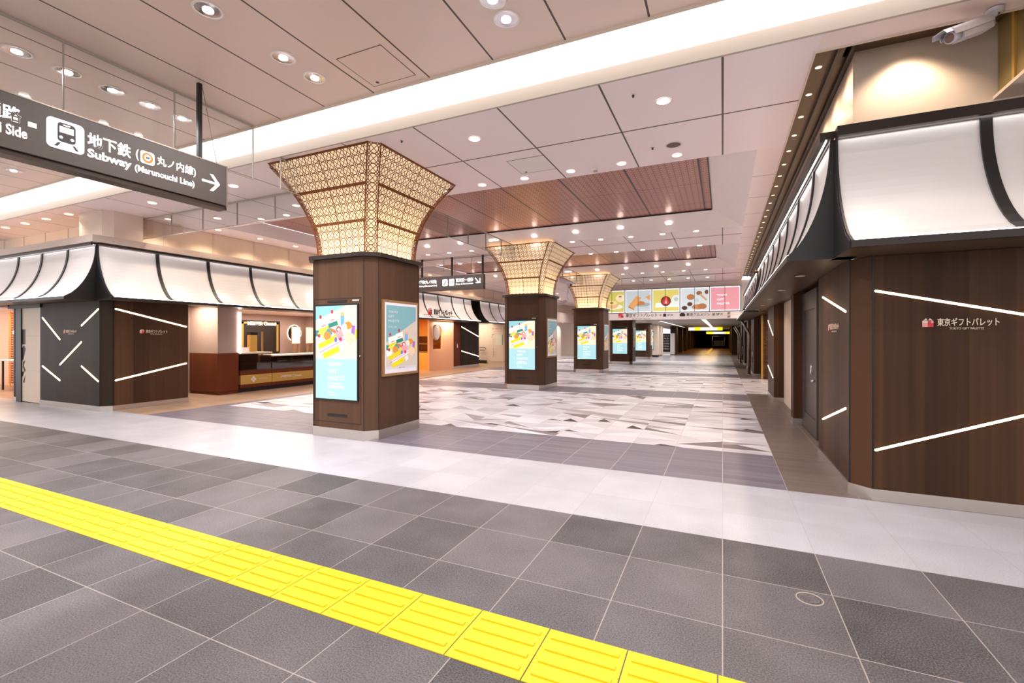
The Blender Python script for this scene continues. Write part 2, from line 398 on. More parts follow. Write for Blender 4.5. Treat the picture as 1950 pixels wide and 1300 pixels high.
# ================================================================== SETTING: ceilings
struct(MB().box(-22, -5, 4.52, 4, 4.46, 4.62), 'ceiling', M['ceil_front'])
struct(MB().box(-22, 4.44, 4.50, 4, 4.47, 4.66), 'trim_1', M['beige'])
struct(MB().box(-22, 3.9, 4.78, 4, 4.9, 4.84), 'ceiling', M['white'])
struct(MB().box(-22, 4.85, 4.38, 4, 4.9, 4.78), 'wall_cove', M['white'])
struct(MB().box(-22, 4.84, 4.23, 2.25, 4.87, 4.38), 'trim_2', M['slot_grey'])
cl = thing('cove_light', (-9, 4.2, 4.7), 'long white luminous cove light running along the edge of the tan ceiling', 'light')
MB().box(-22, 3.95, 4.76, 4, 4.84, 4.78).build('diffuser', M['cove'], cl)
cm = MB(); Zc = 4.23
cm.box(-22, 4.87, Zc, .80, 7.48, Zc + .06)
holes = [(7.48, 12.45), (14.68, 19.65)]
cm.box(-22, 7.48, Zc, -11.1, 40, Zc + .06)
cm.box(-11.1, 12.45, Zc, .45, 13.30, Zc + .06); cm.box(-11.1, 13.40, Zc, .45, 14.68, Zc + .06); cm.box(-11.1, 13.30, Zc + .05, .45, 13.40, Zc + .06)
cm.box(-11.1, 19.65, Zc, .45, 40, Zc + .06)
struct(cm, 'ceiling', M['ceil'])
struct(MB().box(.45, 7.48, Zc, .80, 40, Zc + .06), 'ceiling', M['ceil_edge'])
struct(MB().box(.80, 4.87, Zc, 4.0, 5.15, Zc + .06), 'ceiling', M['ceil_edge'])
struct(MB().box(-11.1, 13.30, Zc + .02, .45, 13.40, Zc + .05), 'trim_3', M['black'])
for (a, b) in holes:
    xb0, xb1, yb0, yb1, zb = -11.0, -.22, a + .62, b - .62, 4.55
    mb = MB()
    mb.face([(-11.1, a, Zc), (.45, a, Zc), (xb1, yb0, zb), (xb0, yb0, zb)])
    mb.face([(.45, a, Zc), (.45, b, Zc), (xb1, yb1, zb), (xb1, yb0, zb)])
    mb.face([(.45, b, Zc), (-11.1, b, Zc), (xb0, yb1, zb), (xb1, yb1, zb)])
    mb.face([(-11.1, b, Zc), (-11.1, a, Zc), (xb0, yb0, zb), (xb0, yb1, zb)])
    mb.box(xb0, yb0 - .1, zb + .1, xb1, yb1, zb + .12)
    struct(mb, 'trim_4', M['white'])
    struct(MB().box(xb0, yb0 - .05, zb + .01, xb1, yb1, zb + .06), 'ceiling', M['coffer'])
    mb = MB()
    mb.box(xb1 - .015, yb0, zb - .02, xb1, yb1, zb + .03); mb.box(xb0, yb1 - .015, zb - .02, xb1, yb1, zb + .03)
    struct(mb, 'trim_5', M['black'])
# slot recess over the right shops
struct(MB().box(.80, 5.15, 4.38, 1.2, 24, 4.42), 'ceiling', M['slotdark'])
struct(MB().box(1.1, 5.15, 4.38, 4.0, 5.65, 4.42), 'ceiling', M['slotdark'])
struct(MB().box(.785, 5.135, 4.215, .80, 24, 4.40).box(.8, 5.135, 4.215, 4, 5.15, 4.40), 'trim_6', M['beige'])
struct(MB().box(1.02, 5.3, 4.33, 1.05, 24, 4.38).box(1.13, 5.3, 4.33, 1.175, 24, 4.38), 'trim_7', M['dark'])
# ================================================================== SETTING: right shop block
struct(MB().box(1.18, 5.6, 3.3, 4.2, 5.7, 4.40).box(1.18, 5.7, 3.3, 1.28, 24, 4.40), 'wall_right', M['beige'])
struct(MB().prism([(1.147, 5.59), (1.30, 5.44), (4.5, 5.44), (4.5, 7.2), (1.147, 7.2)], .11, 2.32), 'wall_right', M['lam'])
struct(MB().prism([(1.135, 5.585), (1.295, 5.43), (4.5, 5.43), (4.5, 7.21), (1.135, 7.21)], 0, .11), 'baseboard_right', M['steel'])
struct(MB().box(1.296, 5.432, .11, 1.308, 5.45, 2.36).box(1.142, 5.58, .11, 1.152, 5.60, 2.36), 'trim_8', M['black'])
def post(x0, y0, x1, y1, m_='lam'):
    struct(MB().box(x0, y0, .11, x1, y1, 2.36), 'wall_right', M[m_]); struct(MB().box(x0 - .01, y0 - .01, 0, x1, y1 + .01, .11), 'baseboard_right', M['steel'])
post(1.15, 9.6, 1.42, 9.95)
post(1.12, 12.72, 1.45, 14.3); post(1.13, 20.6, 1.45, 22.6); post(1.12, 25, 1.45, 26.4); post(1.12, 29, 1.45, 30.6); post(1.12, 33, 1.45, 35.5)
struct(MB().box(1.33, 11.1, 0, 1.42, 12.72, 2.36), 'wall_right', M['cream'])
struct(MB().box(1.36, 19.5, 0, 2.1, 20.6, 2.36), 'wall_right', M['brick'])
struct(MB().box(1.30, 19.46, 0, 1.37, 19.54, 2.36), 'trim_9', M['gold'])
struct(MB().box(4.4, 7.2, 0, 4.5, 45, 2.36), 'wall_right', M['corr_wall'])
struct(MB().box(1.1, 7.2, 2.36, 4.5, 45, 2.42), 'ceiling', M['dark'])
struct(MB().box(1.42, 9.9, 0, 4.4, 10.0, 2.36), 'wall_right', M['apr_deep'])
d1 = struct(MB().box(1.30, 8.2, 0.01, 1.35, 9.6, 2.3), 'door_1', M['doorm'])
mb = MB()
for (a, b, c, d) in ((8.2, .02, 8.3, 2.3), (9.35, .02, 9.6, 2.3), (8.3, .02, 9.35, .28), (8.3, 2.0, 9.35, 2.3)): mb.box(1.28, a, b, 1.30, c, d)
mb.build('door_frame', M['doorm'], d1)
MB().tube([(1.26, 8.42, .98), (1.24, 8.42, 1.0), (1.24, 8.42, 1.12), (1.26, 8.42, 1.14)], .012).lathe((1.27, 8.42, .88), [(.0, -.02), (.03, -.02), (.03, .02), (0, .02)]).build('door_handle', M['chrome'], d1)
for y0, y1 in ((7.25, 8.2), (14.5, 19.3), (22.7, 24.9)):
    area('shop_fill', (2.6, (y0 + y1) / 2, 2.34), 1.6, (y1 - y0) * .8, 14 * (y1 - y0), (1, .75, .5))
# bulkhead at far right
struct(MB().box(2.25, 1.0, 3.72, 4.5, 5.59, 4.51), 'wall_bulkhead', M['brass'])
struct(MB().box(2.22, 1.0, 3.69, 4.5, 5.6, 3.72), 'trim_10', M['beige'])
struct(MB().box(2.235, 4.55, 3.72, 2.25, 4.60, 4.51).box(2.235, 5.3, 3.72, 2.25, 5.34, 4.51), 'trim_11', M['gold'])
# ================================================================== SETTING: left shop block
struct(MB().prism([(-14.36, 5.25), (-11.83, 5.25), (-11.68, 5.41), (-11.68, 6.92), (-14.36, 6.92)], .11, 2.32), 'wall_left', [M['lam_grey']])
struct(MB().prism([(-14.37, 5.24), (-11.825, 5.24), (-11.67, 5.405), (-11.67, 6.93), (-14.37, 6.93)], 0, .11), 'baseboard_left', M['steel'])
struct(MB().box(-11.84, 5.243, .11, -11.83, 5.26, 2.36).box(-11.684, 5.40, .11, -11.672, 5.415, 2.36), 'trim_12', M['black'])
struct(MB().box(-11.69, 5.43, .11, -11.672, 6.915, 2.36), 'wall_left', M['lam'])
struct(MB().box(-15.83, 5.3, .1, -15.56, 5.5, 2.3), 'wall_left', M['lam_grey']); struct(MB().box(-15.84, 5.29, 0, -15.56, 5.5, .1), 'baseboard_left', M['steel'])
struct(MB().box(-15.56, 5.25, 0, -15.31, 5.5, 2.3), 'trim_13', M['dark'])
struct(MB().box(-15.9, 5.22, 2.24, -14.3, 5.5, 2.36), 'trim_14', M['dark'])
struct(MB().box(-16.6, 5.22, 2.3, -15.8, 5.5, 2.36), 'trim_14', M['dark'])
dw = struct(MB().box(-15.31, 5.275, .02, -14.38, 5.32, 2.24), 'door_2', M['cream'])
mb = MB(); o_ = (-15.31, 5.275, 0)
rect(mb, o_, '-y', 0.0, 1.38, .16, 1.74); poly(mb, o_, '-y', [(0, 1.30), (.10, 1.36), (.17, 1.28), (.11, 1.12), (.06, 1.02), (0, .98)]); poly(mb, o_, '-y', [(.04, .96), (.16, 1.0), (.08, .88), (.17, .76), (.02, .62), (.12, .72), (.03, .86)])
poly(mb, o_, '-y', [(0, .72), (.1, .74), (.04, .62), (0, .60)]); poly(mb, o_, '-y', [(.06, .5), (.16, .66), (.12, .47), (.07, .46)])
mb.build('door_graphic', M['blk_text'], dw)
mb = MB(); rect(mb, o_, '-y', .17, .76, .95, .765); rect(mb, o_, '-y', .17, 1.58, .95, 1.585); mb.build('door_seam', M['slot_grey'], dw)
# shop behind the left front opening
struct(MB().box(-24, 6.9, 0, -14.4, 7.0, 2.5), 'wall_left', M['apricot'])
struct(MB().box(-22, 5.3, 2.42, -11.8, 20.4, 2.48), 'ceiling', M['white'])
struct(MB().box(-14.42, 6.0, 0, -14.36, 8.6, 2.42), 'wall_left', M['cream'])
lv = thing('slatted_screen', (-19.6, 6.8, 0), 'red slatted timber screen with pale uprights inside the leftmost shop', 'screen')
mb = MB()
for k in range(30): mb.box(-20.6, 6.78, .1 + k * .075, -18.6, 6.81, .15 + k * .075)
mb.build('slats', M['louver'], lv)
[MB().box(x, 6.74, 0, x + .03, 6.78, 2.36).build('upright', M['apr_deep'], lv) for x in (-20.45, -19.3)]
gl = thing('globe_lamp', (-18.15, 6.2, 1.0), 'round white globe lamp glowing inside the leftmost shop', 'lamp')
MB().lathe((-18.15, 6.2, 1.69), [(.0, -.09), (.06, -.085), (.12, -.05), (.14, 0), (.12, .05), (.06, .085), (0, .09)], 20).build('globe', M['bulb'], gl)
MB().tube([(-18.15, 6.2, 1.6), (-18.15, 6.2, .02)], .012).lathe((-18.15, 6.2, 0), [(.12, .002), (.12, .02), (0, .025)]).build('stand', M['black'], gl)
tb = thing('display_table', (-18.9, 6.4, 0), 'pale display table seen through the leftmost shop opening', 'table')
MB().box(-19.4, 6.2, .86, -18.4, 6.6, .9).build('table_top', M['white'], tb)
for sx, sy in ((-19.35, 6.25), (-18.45, 6.25), (-19.35, 6.55), (-18.45, 6.55)): MB().box(sx - .02, sy - .02, 0, sx + .02, sy + .02, .86).build('leg', M['black'], tb)
area('shop_fill', (-18.5, 6.1, 2.40), 4.0, 1.0, 90, (1, .78, .55))
# ledge and upper wall left
struct(MB().prism([(-22, 5.06), (-11.67, 5.06), (-11.67, 30), (-12.6, 30), (-12.6, 6.0), (-22, 6.0)], 3.508, 3.65), 'trim_15', M['ledge'])
struct(MB().prism([(-12.76, 5.30), (-11.86, 5.30), (-11.74, 5.46), (-11.74, 6.0), (-12.76, 6.0)], 3.66, 4.23), 'wall_left', M['beige'])
struct(MB().box(-22, 5.9, 3.5, -12.7, 6.0, 4.3).box(-12.1, 6.0, 3.5, -12.0, 40, 4.3), 'wall_left', M['cream'])
mb = MB()
for k in range(20): mb.box(-12.0, 6.55 + 1.15 * k, 3.66, -11.985, 6.60 + 1.15 * k, 4.23)
for k in range(7): mb.box(-13.6 - 1.15 * k, 5.885, 3.66, -13.55 - 1.15 * k, 5.9, 4.23)
struct(mb, 'trim_16', M['beige'])
struct(MB().box(-12.3, 5.25, 2.4, -12.2, 24, 3.52).box(-22, 5.6, 2.4, -12.2, 5.7, 3.52), 'wall_left', M['dark'])

# ================================================================== glass smoke barriers
def barrier(p0, p1, z0, z1, n, label, funnels=()):
    v = Vector((p1[0] - p0[0], p1[1] - p0[1], 0)); ln = v.length; v.normalize(); nn = Vector((-v.y, v.x, 0))
    root = thing('glass_smoke_barrier', (p0[0], p0[1], z0), label, 'glass screen', 'hanging glass smoke barriers')
    def slab(a, b, za, zb, t):
        A = Vector((p0[0], p0[1], 0)) + v * a; B = Vector((p0[0], p0[1], 0)) + v * b
        return [(A.x + nn.x * t, A.y + nn.y * t), (B.x + nn.x * t, B.y + nn.y * t), (B.x - nn.x * t, B.y - nn.y * t), (A.x - nn.x * t, A.y - nn.y * t)], za, zb
    for i in range(n):
        MB().prism(*slab(ln * i / n + .006, ln * (i + 1) / n - .006, z0 + .01, z1, .004)).build('pane', M['glass'], root)
    MB().prism(*slab(0, ln, z0, z0 + .012, .008)).build('rail', M['slot_grey'], root); MB().prism(*slab(0, ln, z1 - .02, z1, .01)).build('rail', M['slot_grey'], root)
    for i in range(n + 1): a = min(max(ln * i / n, .008), ln - .008); MB().prism(*slab(a - .005, a + .005, z0, z1, .009)).build('mullion', M['slot_grey'], root)
barrier((-6.0, .3), (-6.0, 4.43), 3.76, 4.515, 4, 'glass smoke barrier hanging from the tan ceiling behind the near direction sign')
barrier((-6.0, 4.86), (-6.0, 5.38), 3.76, 4.225, 1, 'short glass smoke barrier between the cove light and the nearest pillar')
barrier((-5.5, 6.9), (-5.5, 12.3), 3.76, 4.225, 6, 'glass smoke barrier hanging between the nearest and the second pillar')
barrier((-5.5, 14.1), (-5.5, 19.4), 3.76, 4.225, 6, 'glass smoke barrier hanging between the second and the third pillar')
barrier((-11.95, 6.1), (-6.6, 6.1), 3.76, 4.225, 5, 'glass smoke barrier hanging between the nearest pillar and the left shops')
barrier((-11.95, 13.47), (-6.5, 13.47), 3.8, 4.225, 5, 'glass smoke barrier hanging above the far brown direction sign')
barrier((-4.2, 21.3), (.7, 21.3), 3.8, 4.225, 5, 'glass smoke barrier hanging in front of the photo billboard')

# ================================================================== lights in the ceilings
def spot(loc, power, parent, col=(1, .97, .975), size=150, rad=.06):
    l = bpy.data.lights.new('lamp_light', 'SPOT'); l.energy = power; l.color = col; l.spot_size = math.radians(size); l.spot_blend = .6; l.shadow_soft_size = rad
    o = bpy.data.objects.new('lamp_light', l); COL.objects.link(o); o.location = Vector(loc) - parent.location; o.parent = parent
    return o
def big_downlight():
    t = thing('recessed_downlight', (0, 0, 0), 'x', 'downlight', 'large chrome downlights in the tan ceiling')
    MB().lathe((0, 0, 0), [(.128, .0), (.128, -.006), (.108, -.006), (.108, .0)], 28).build('trim_ring', M['ring'], t)
    MB().lathe((0, 0, 0), [(.108, -.002), (.085, -.003), (.045, -.0035)], 28).build('reflector', M['chrome'], t)
    MB().lathe((0, 0, 0), [(.045, -.004), (.045, -.012), (.03, -.018), (0, -.02)], 20).build('lamp', M['lamp'], t)
    spot((0, 0, -.06), 65, t)
    return t
proto = None
for x, ys, rowlab in ((-1.84, (1.2, 3.64, 3.92, 2.3, -1.2), 'row over the centre'), (-4.25, (-1.2, 1.3, 2.69, 3.48, 3.90), 'row right of the near direction sign'), (-6.68, (-1.2, 1.2, 2.26, 2.67, 3.09, 3.49, 3.88), 'row behind the glass barrier'), (-11.5, (1.5, 2.7, 3.85), 'row at far left'), (.6, (-1.2, 1.2, 2.6), 'row at right')):
    for i, y in enumerate(sorted(ys)[::-1]):
        if proto is None: o = proto = big_downlight()
        else: o = copy_tree(proto)
        o.location = (x, y, 4.519)
        o['label'] = 'large chrome downlight, %s from the cove in the %s' % (ORD[i], rowlab)
def small_downlight(r=.075, m_='lamp'):
    mb = MB().lathe((0, 0, 0), [(r, .0), (r, -.006), (r * .86, -.006)], 20, 0); mb.lathe((0, 0, 0), [(r * .86, -.004), (0, -.005)], 20, 1)
    return mb.build('downlight', [M['ring'], M[m_]])
sd = None
def place_row(pts, lab, grp, power=26, r=.075, col=(1, .97, .985), m_='lamp', size=150):
    base = small_downlight(r, m_)
    for i, (x, y, z) in enumerate(pts):
        o = base if i == 0 else base.copy()
        if i: COL.objects.link(o)
        o.location = (x, y, z)
        tag(o, lab % ORD[i], 'downlight', grp)
        if power: spot((x, y, z - .05), power, o, col, size, .05)
place_row([(-.61, 5.5, 4.229), (-3.05, 5.49, 4.229), (-7.89, 5.44, 4.229), (-10.35, 5.45, 4.229)], 'round white downlight just behind the cove, %s from the right', 'downlights behind the cove', 45, .085)
place_row([(-.61 - .81 * k, 7.21, 4.229) for k in range(12) if k not in (6,)], 'round white downlight in the row before the near copper coffer, %s from the right', 'downlights before the near coffer', 24)
place_row([(-1.22 - 1.2 * k, 12.15, 4.375) for k in range(9)], 'bright downlight on the sloping white side of the near copper coffer, %s from the right', 'downlights on the near coffer side', 30)
place_row([(-.61 - .81 * k, 12.58, 4.229) for k in range(12) if k not in (5, 6)], 'round white downlight in the row behind the near copper coffer, %s from the right', 'downlights behind the near coffer', 16)
place_row([(-.61 - .81 * k, 14.6, 4.229) for k in range(12) if k not in (6,)], 'round white downlight in the row before the second copper coffer, %s from the right', 'downlights before the second coffer', 16)
place_row([(-1.22 - 1.2 * k, 19.35, 4.375) for k in range(9)], 'bright downlight on the sloping white side of the second copper coffer, %s from the right', 'downlights on the second coffer side', 30)
place_row([(-.61 - .81 * k, 19.85, 4.229) for k in range(7)], 'round white downlight in the row behind the second copper coffer, %s from the right', 'downlights behind the second coffer', 16)
place_row([(-.61 - .81 * k, 22.4, 4.229) for k in range(7)], 'round white downlight close before the photo billboard, %s from the right', 'downlights before the billboard', 26)
place_row([(-11.45, 6.35 + 1.15 * k, 4.229) for k in range(14)], 'warm wall washing downlight over the left awning ledge, %s from the near corner', 'downlights over the left ledge', 34, .075, (1, .82, .62), 'lampw', 130)
place_row([(-12.95 - 1.0 * k, 5.2, 4.229) for k in range(5)], 'warm downlight over the front left awning, %s from the corner', 'downlights over the front left awning', 34, .085, (1, .82, .62), 'lampw', 130)
place_row([(.915, 5.75 + .6 * k, 4.379) for k in range(30)], 'small warm downlight in the dark slot over the right awnings, %s from the near end', 'downlights in the right slot', 16, .034, (1, .78, .55), 'lampw2', 150)
place_row([(1.6 + .75 * k, 5.36, 4.379) for k in range(3)], 'small warm downlight over the front right awning, %s from the corner', 'downlights over the front right awning', 42, .045, (1, .80, .58), 'lampw', 120)
# small ceiling fittings
def fit(name, label, cat, parts, loc):
    t = thing(name, loc, label, cat)
    for nm, prof, m_ in parts: MB().lathe(loc, prof, 24).build(nm, M[m_], t)
fit('ceiling_speaker', 'round grey ceiling speaker grille before the near copper coffer', 'speaker', [('rim', [(.11, 0), (.11, -.008), (.095, -.008)], 'ring'), ('grille', [(.095, -.005), (0, -.006)], 'slotdark')], (-.62, 6.8, 4.229))
fit('smoke_detector', 'small white smoke detector beside the near copper coffer', 'detector', [('base', [(.05, 0), (.05, -.02), (.035, -.03)], 'ring'), ('sensor', [(.035, -.03), (.03, -.05), (0, -.052)], 'slot_grey')], (-1.84, 7.26, 4.229))
for lab, lc in (('near the cove, right of the ceiling middle', (-.9, 5.22, 4.229)), ('beside the round ceiling speaker', (-.9, 6.79, 4.229)), ('above the nearest pillar', (-3.98, 5.13, 4.229))):
    fit('sprinkler_head', 'tiny dark sprinkler head ' + lab, 'sprinkler', [('plate', [(.025, 0), (.025, -.004), (.012, -.005)], 'chrome'), ('nozzle', [(.012, -.004), (.01, -.03), (0, -.032)], 'black')], lc)
def hatch(x0, y0, x1, y1, z, lab):
    t = thing('ceiling_hatch', ((x0 + x1) / 2, (y0 + y1) / 2, z), lab, 'hatch')
    mb = MB(); e = .008
    mb.box(x0, y0, z - .002, x1, y0 + e, z); mb.box(x0, y1 - e, z - .002, x1, y1, z); mb.box(x0, y0, z - .002, x0 + e, y1, z); mb.box(x1 - e, y0, z - .002, x1, y1, z)
    mb.build('seam', M['slotdark'], t)
    MB().box(x0 + e, y0 + e, z - .0015, x1 - e, y1 - e, z).build('panel', M['ceil_h'] if z > 4.4 else M['white'], t)
    MB().lathe((x0 + .1, y1 - .06, z), [(.02, 0), (.02, -.004), (0, -.004)]).build('latch', M['black'], t)
M['ceil_h'] = plain('tan_hatch', (234, 211, 199), .3)
hatch(-3.76, 3.73, -3.16, 4.33, 4.519, 'square access hatch in the tan ceiling beside the cove')
hatch(-3.0, 6.4, -2.4, 7.0, 4.229, 'square access hatch in the pale ceiling before the near copper coffer')

# ================================================================== artwork for screens and posters
TEAL = (150, 214, 222); CREAM = (252, 236, 208)
CAKE = [  # kind, cx, cy, a, b, rot(deg), colour   (unit picture, x right, y up, both 0..1)
 ('r', .08, .46, .10, .10, 0, (30, 140, 140)), ('r', .95, .44, .10, .16, 10, (238, 222, 30)), ('r', .86, .50, .07, .16, -8, (170, 110, 210)),
 ('r', .26, .60, .26, .18, 14, (252, 250, 246)), ('r', .26, .52, .26, .07, 14, (244, 214, 60)), ('r', .44, .68, .20, .15, 14, (252, 250, 246)), ('r', .44, .60, .20, .07, 14, (30, 140, 120)),
 ('r', .64, .66, .08, .16, 0, (120, 180, 230)), ('e', .64, .76, .04, .03, 0, (240, 190, 110)), ('e', .76, .58, .08, .06, 30, (236, 150, 40)), ('e', .68, .55, .06, .06, 0, (250, 236, 220)),
 ('r', .22, .44, .20, .12, 20, (245, 230, 90)), ('r', .34, .46, .14, .12, 40, (60, 170, 160)), ('e', .32, .42, .08, .07, 0, (228, 150, 70)), ('r', .44, .50, .14, .05, -20, (226, 120, 90)),
 ('e', .56, .52, .05, .05, 0, (180, 40, 60)), ('e', .56, .52, .03, .03, 0, (252, 240, 236)), ('r', .58, .44, .14, .12, 30, (240, 170, 176)), ('r', .14, .36, .16, .12, 14, (252, 250, 246)),
 ('r', .27, .30, .30, .08, 20, (246, 224, 20)), ('r', .46, .38, .12, .08, 30, (246, 224, 20)), ('r', .50, .29, .60, .06, 22, (250, 246, 246)), ('r', .44, .27, .62, .012, 22, (210, 130, 190)), ('e', .80, .38, .10, .09, 0, (248, 214, 178)),
 ('r', .40, .16, .36, .09, 20, (250, 226, 10)), ('r', .64, .24, .10, .10, 30, (250, 240, 226)), ('e', .60, .37, .035, .03, 0, (210, 40, 100)), ('e', .50, .36, .03, .04, 0, (110, 120, 210)),
 ('e', .17, .72, .025, .032, 0, (206, 26, 40)), ('e', .42, .80, .025, .032, 0, (206, 26, 40)), ('e', .14, .42, .028, .032, 0, (206, 26, 40)), ('r', .24, .58, .10, .012, 18, (216, 70, 60)), ('r', .43, .67, .08, .012, 18, (216, 70, 60)),
]
def cluster(mb, o, fr, u0, v0, w_, h_, d):
    for k, (t, cx, cy, a, b, rot, c) in enumerate(CAKE):
        r = math.radians(rot)
        if t == 'e': P = [(cx + p * 1.0, cy + q) for p, q in [(x - cx, y - cy) for x, y in ell(cx, cy, a, b, 12)]]
        else:
            P = []
            for sx, sy in ((-1, -1), (1, -1), (1, 1), (-1, 1)):
                x = sx * a / 2; y = sy * b / 2; P.append((cx + x * math.cos(r) - y * math.sin(r), cy + x * math.sin(r) + y * math.cos(r)))
        P = [(.5 + (x - .5) * 1.15, .47 + (y - .45) * 1.2) for x, y in P]
        P = [(min(max(x, 0), 1), min(max(y, 0), 1)) for x, y in P]
        poly(mb, o, fr, [(u0 + x * w_, v0 + y * h_) for x, y in P], d, .0006 + k * .00005, 0, L(c))

# ================================================================== pillars
def pillar(cy, funnel, label, face_poster=True):
    cx = -5.39; h = .66; ch = .15; y0 = cy - h; y1 = cy + h; x0 = cx - h; x1 = cx + h
    def oct_(e): return [(x0 + ch - e * .4, y0 - e), (x1 - ch + e * .4, y0 - e), (x1 + e, y0 + ch - e * .4), (x1 + e, y1 - ch + e * .4), (x1 - ch + e * .4, y1 + e), (x0 + ch - e * .4, y1 + e), (x0 - e, y1 - ch + e * .4), (x0 - e, y0 + ch - e * .4)]
    t = thing('pillar', (cx, cy, 0), label, 'pillar')
    MB().prism(oct_(0), .15, 2.76).build('shaft', M['lam_col'], t)
    mb = MB(); mb.prism(oct_(.008), 0, .15); mb.build('plinth', M['steel'], t)
    mb = MB()
    for x, y in ((x0 + ch, y0), (x1 - ch, y0), (x1, y0 + ch), (x1, y1 - ch)): mb.box(x - .005, y - .005, .0, x + .005, y + .005, 2.74)
    mb.build('corner_seam', M['dark'], t)
    mb = MB(); mb.prism(oct_(.07), 2.76, 2.82); mb.build('cap', M['dark'], t)
    # screen
    o = (cx, y0, 0)
    sc = MB()
    for a, b, c, d in ((-.50, .24, .46, .246), (-.50, 2.14, .46, 2.15), (-.50, .24, -.494, 2.15), (.454, .24, .46, 2.15)): rect(sc, o, '-y', a, b, c, d, 0, .004)
    sc.build('cabinet_seam', M['dark'], t)
    mb = MB(); rect(mb, o, '-y', -.21, .33, .18, .37, 0, .006); rect(mb, o, '-y', -.21, 2.085, .18, 2.12, 0, .006); mb.build('vent_slot', M['black'], t)
    mb = MB(); rect(mb, o, '-y', .29, 2.10, .42, 2.118, 0, .004); mb.build('maker_plate', M['white'], t)
    mb = MB(); mb.lathe((cx + .445, y0 - .004, 1.27), [(0, -.012), (.012, -.012), (.012, 0)], 10, 0, 'y'); mb.build('lock', M['chrome'], t)
    mb = MB(); rect(mb, o, '-y', -.465, .58, .42, 2.06, 0, .02); dsp = mb.build('digital_screen', M['black'], t)
    a0, b0, a1, b1 = -.44, .60, .395, 2.035; H_ = b1 - b0; vm = b0 + H_ * .43
    mb = MB(); d = .0205
    rect(mb, o, '-y', a0, b0, a1, vm, d, .0004, 0, L((178, 226, 232)))
    rect(mb, o, '-y', a0, vm, a1, b1, d, .0004, 0, L(CREAM))
    poly(mb, o, '-y', [(a0, b1 - .22), (a0 + .62, b1), (a0, b1)], d, .0005, 0, L(TEAL))
    cluster(mb, o, '-y', a0, vm, a1 - a0, b1 - vm, d)
    mb.build('screen_picture', M['disp'], dsp, True)
    for s_, v, hh, ww in (('TOKYO', 1.105, .055, .27), ('GIFT', 1.00, .055, .18), ('PALETTE', .895, .055, .33), ('8.5 WED OPEN', .76, .05, .32), ('八重洲北口改札', .825, .026, .27), ('東京ギフトパレット', .69, .02, .16), ('JR東京駅 八重洲北口 1階', .655, .015, .2)):
        text(s_, o, '-y', a0 + .26, v, ww, hh, M['white_lit'], dsp, 'screen_lettering', .0008, 0.0, d + .0006)
    # posters on the right side face
    yo = (x1, cy, 0)
    mb = MB(); rect(mb, yo, '+x', -.44, .95, .45, 2.13, 0, .03); pf = mb.build('poster_frame', M['frame_wood'], t)
    mb = MB(); rect(mb, yo, '+x', -.40, .99, .41, 2.09, .0305, .0006, 0, L((240, 232, 236)))
    q0, r0, q1, r1 = -.37, 1.05, .385, 2.05
    rect(mb, yo, '+x', q0, r0, q1, r1, .031, .0004, 0, L((128, 180, 188)))
    poly(mb, yo, '+x', [(q0, r0), (q1, r0), (q1, r0 + .78), (q0, r0 + .42)], .031, .0006, 0, L((216, 206, 190)))
    cluster(mb, yo, '+x', q0, r0 + .02, q1 - q0, .66, .0314)
    rect(mb, yo, '+x', q0, r0, q1, r0 + .04, .031, .0008, 0, L((222, 220, 226)))
    mb.build('poster', M['print'], pf, True)
    for s_, v, ww in (('TOKYO', 1.93, .22), ('GIFT', 1.86, .14), ('PALETTE', 1.79, .26)): text(s_, yo, '+x', q0 + .05, v, ww, .035, M['white'], pf, 'poster_lettering', .0008, 0.0, .0318)
    text('8.5 WED OPEN', yo, '+x', q0 + .05, 1.70, .2, .025, M['white'], pf, 'poster_lettering', .0008, 0, .0318)
    text('東京ギフトパレット', yo, '+x', q0 + .31, r0 + .01, .15, .018, M['blk_text'], pf, 'poster_lettering', .0008, 0, .032)
    if not funnel:
        MB().prism(oct_(-.02), 2.82, 4.23 if cy < 24 else 2.95).build('upper_shaft', M['beige'], t)
        return t
    zb, zt = 2.825, 4.228; NV = 20
    def W(s_): return .60 + .50 * s_ * s_
    def sides(off):
        # eight faces: four wide and four chamfers; each returns two corner functions of s
        out = []
        c_ = ch * .8
        def P(ix, iy, s_):   # octagon vertex
            w = W(s_) - off
            return ix * w, iy * w
        for q in range(4):
            ca, sa = (1, 0, -1, 0)[q], (0, 1, 0, -1)[q]
            def rot(x, y, ca=ca, sa=sa): return (x * ca - y * sa, x * sa + y * ca)
            out.append((lambda s_, rot=rot: (rot(-(W(s_) - off - c_), -(W(s_) - off)), rot((W(s_) - off - c_), -(W(s_) - off))), 'wide'))
            out.append((lambda s_, rot=rot: (rot((W(s_) - off - c_), -(W(s_) - off)), rot((W(s_) - off), -(W(s_) - off - c_))), 'narrow'))
        return out
    def sheet(off, mat_, name, uvs):
        vs, fs, uv = [], [], []
        for fn, kind in sides(off):
            b = len(vs); arc = 0; NU = 1
            prev = None
            for i in range(NV + 1):
                s_ = i / NV; A, B = fn(s_); z = zb + (zt - zb) * s_
                if prev: arc += math.hypot(W(s_) - prev[0], z - prev[1])
                prev = (W(s_), z)
                half = math.hypot(B[0] - A[0], B[1] - A[1]) / 2
                vs += [(cx + A[0], cy + A[1], z), (cx + B[0], cy + B[1], z)]
                uv += [(-half + (.0625 if kind == 'narrow' else 0.0), arc), (half + (.0625 if kind == 'narrow' else 0.0), arc)]
            for i in range(NV): fs.append((b + 2 * i, b + 2 * i + 1, b + 2 * i + 3, b + 2 * i + 2))
        me = bpy.data.meshes.new(name); me.from_pydata([tuple(Vector(v) - t.location) for v in vs], [], fs); me.materials.append(mat_)
        ul = me.uv_layers.new(name='UVMap')
        for p in me.polygons:
            p.use_smooth = True
            for li in p.loop_indices: ul.data[li].uv = uv[me.loops[li].vertex_index]
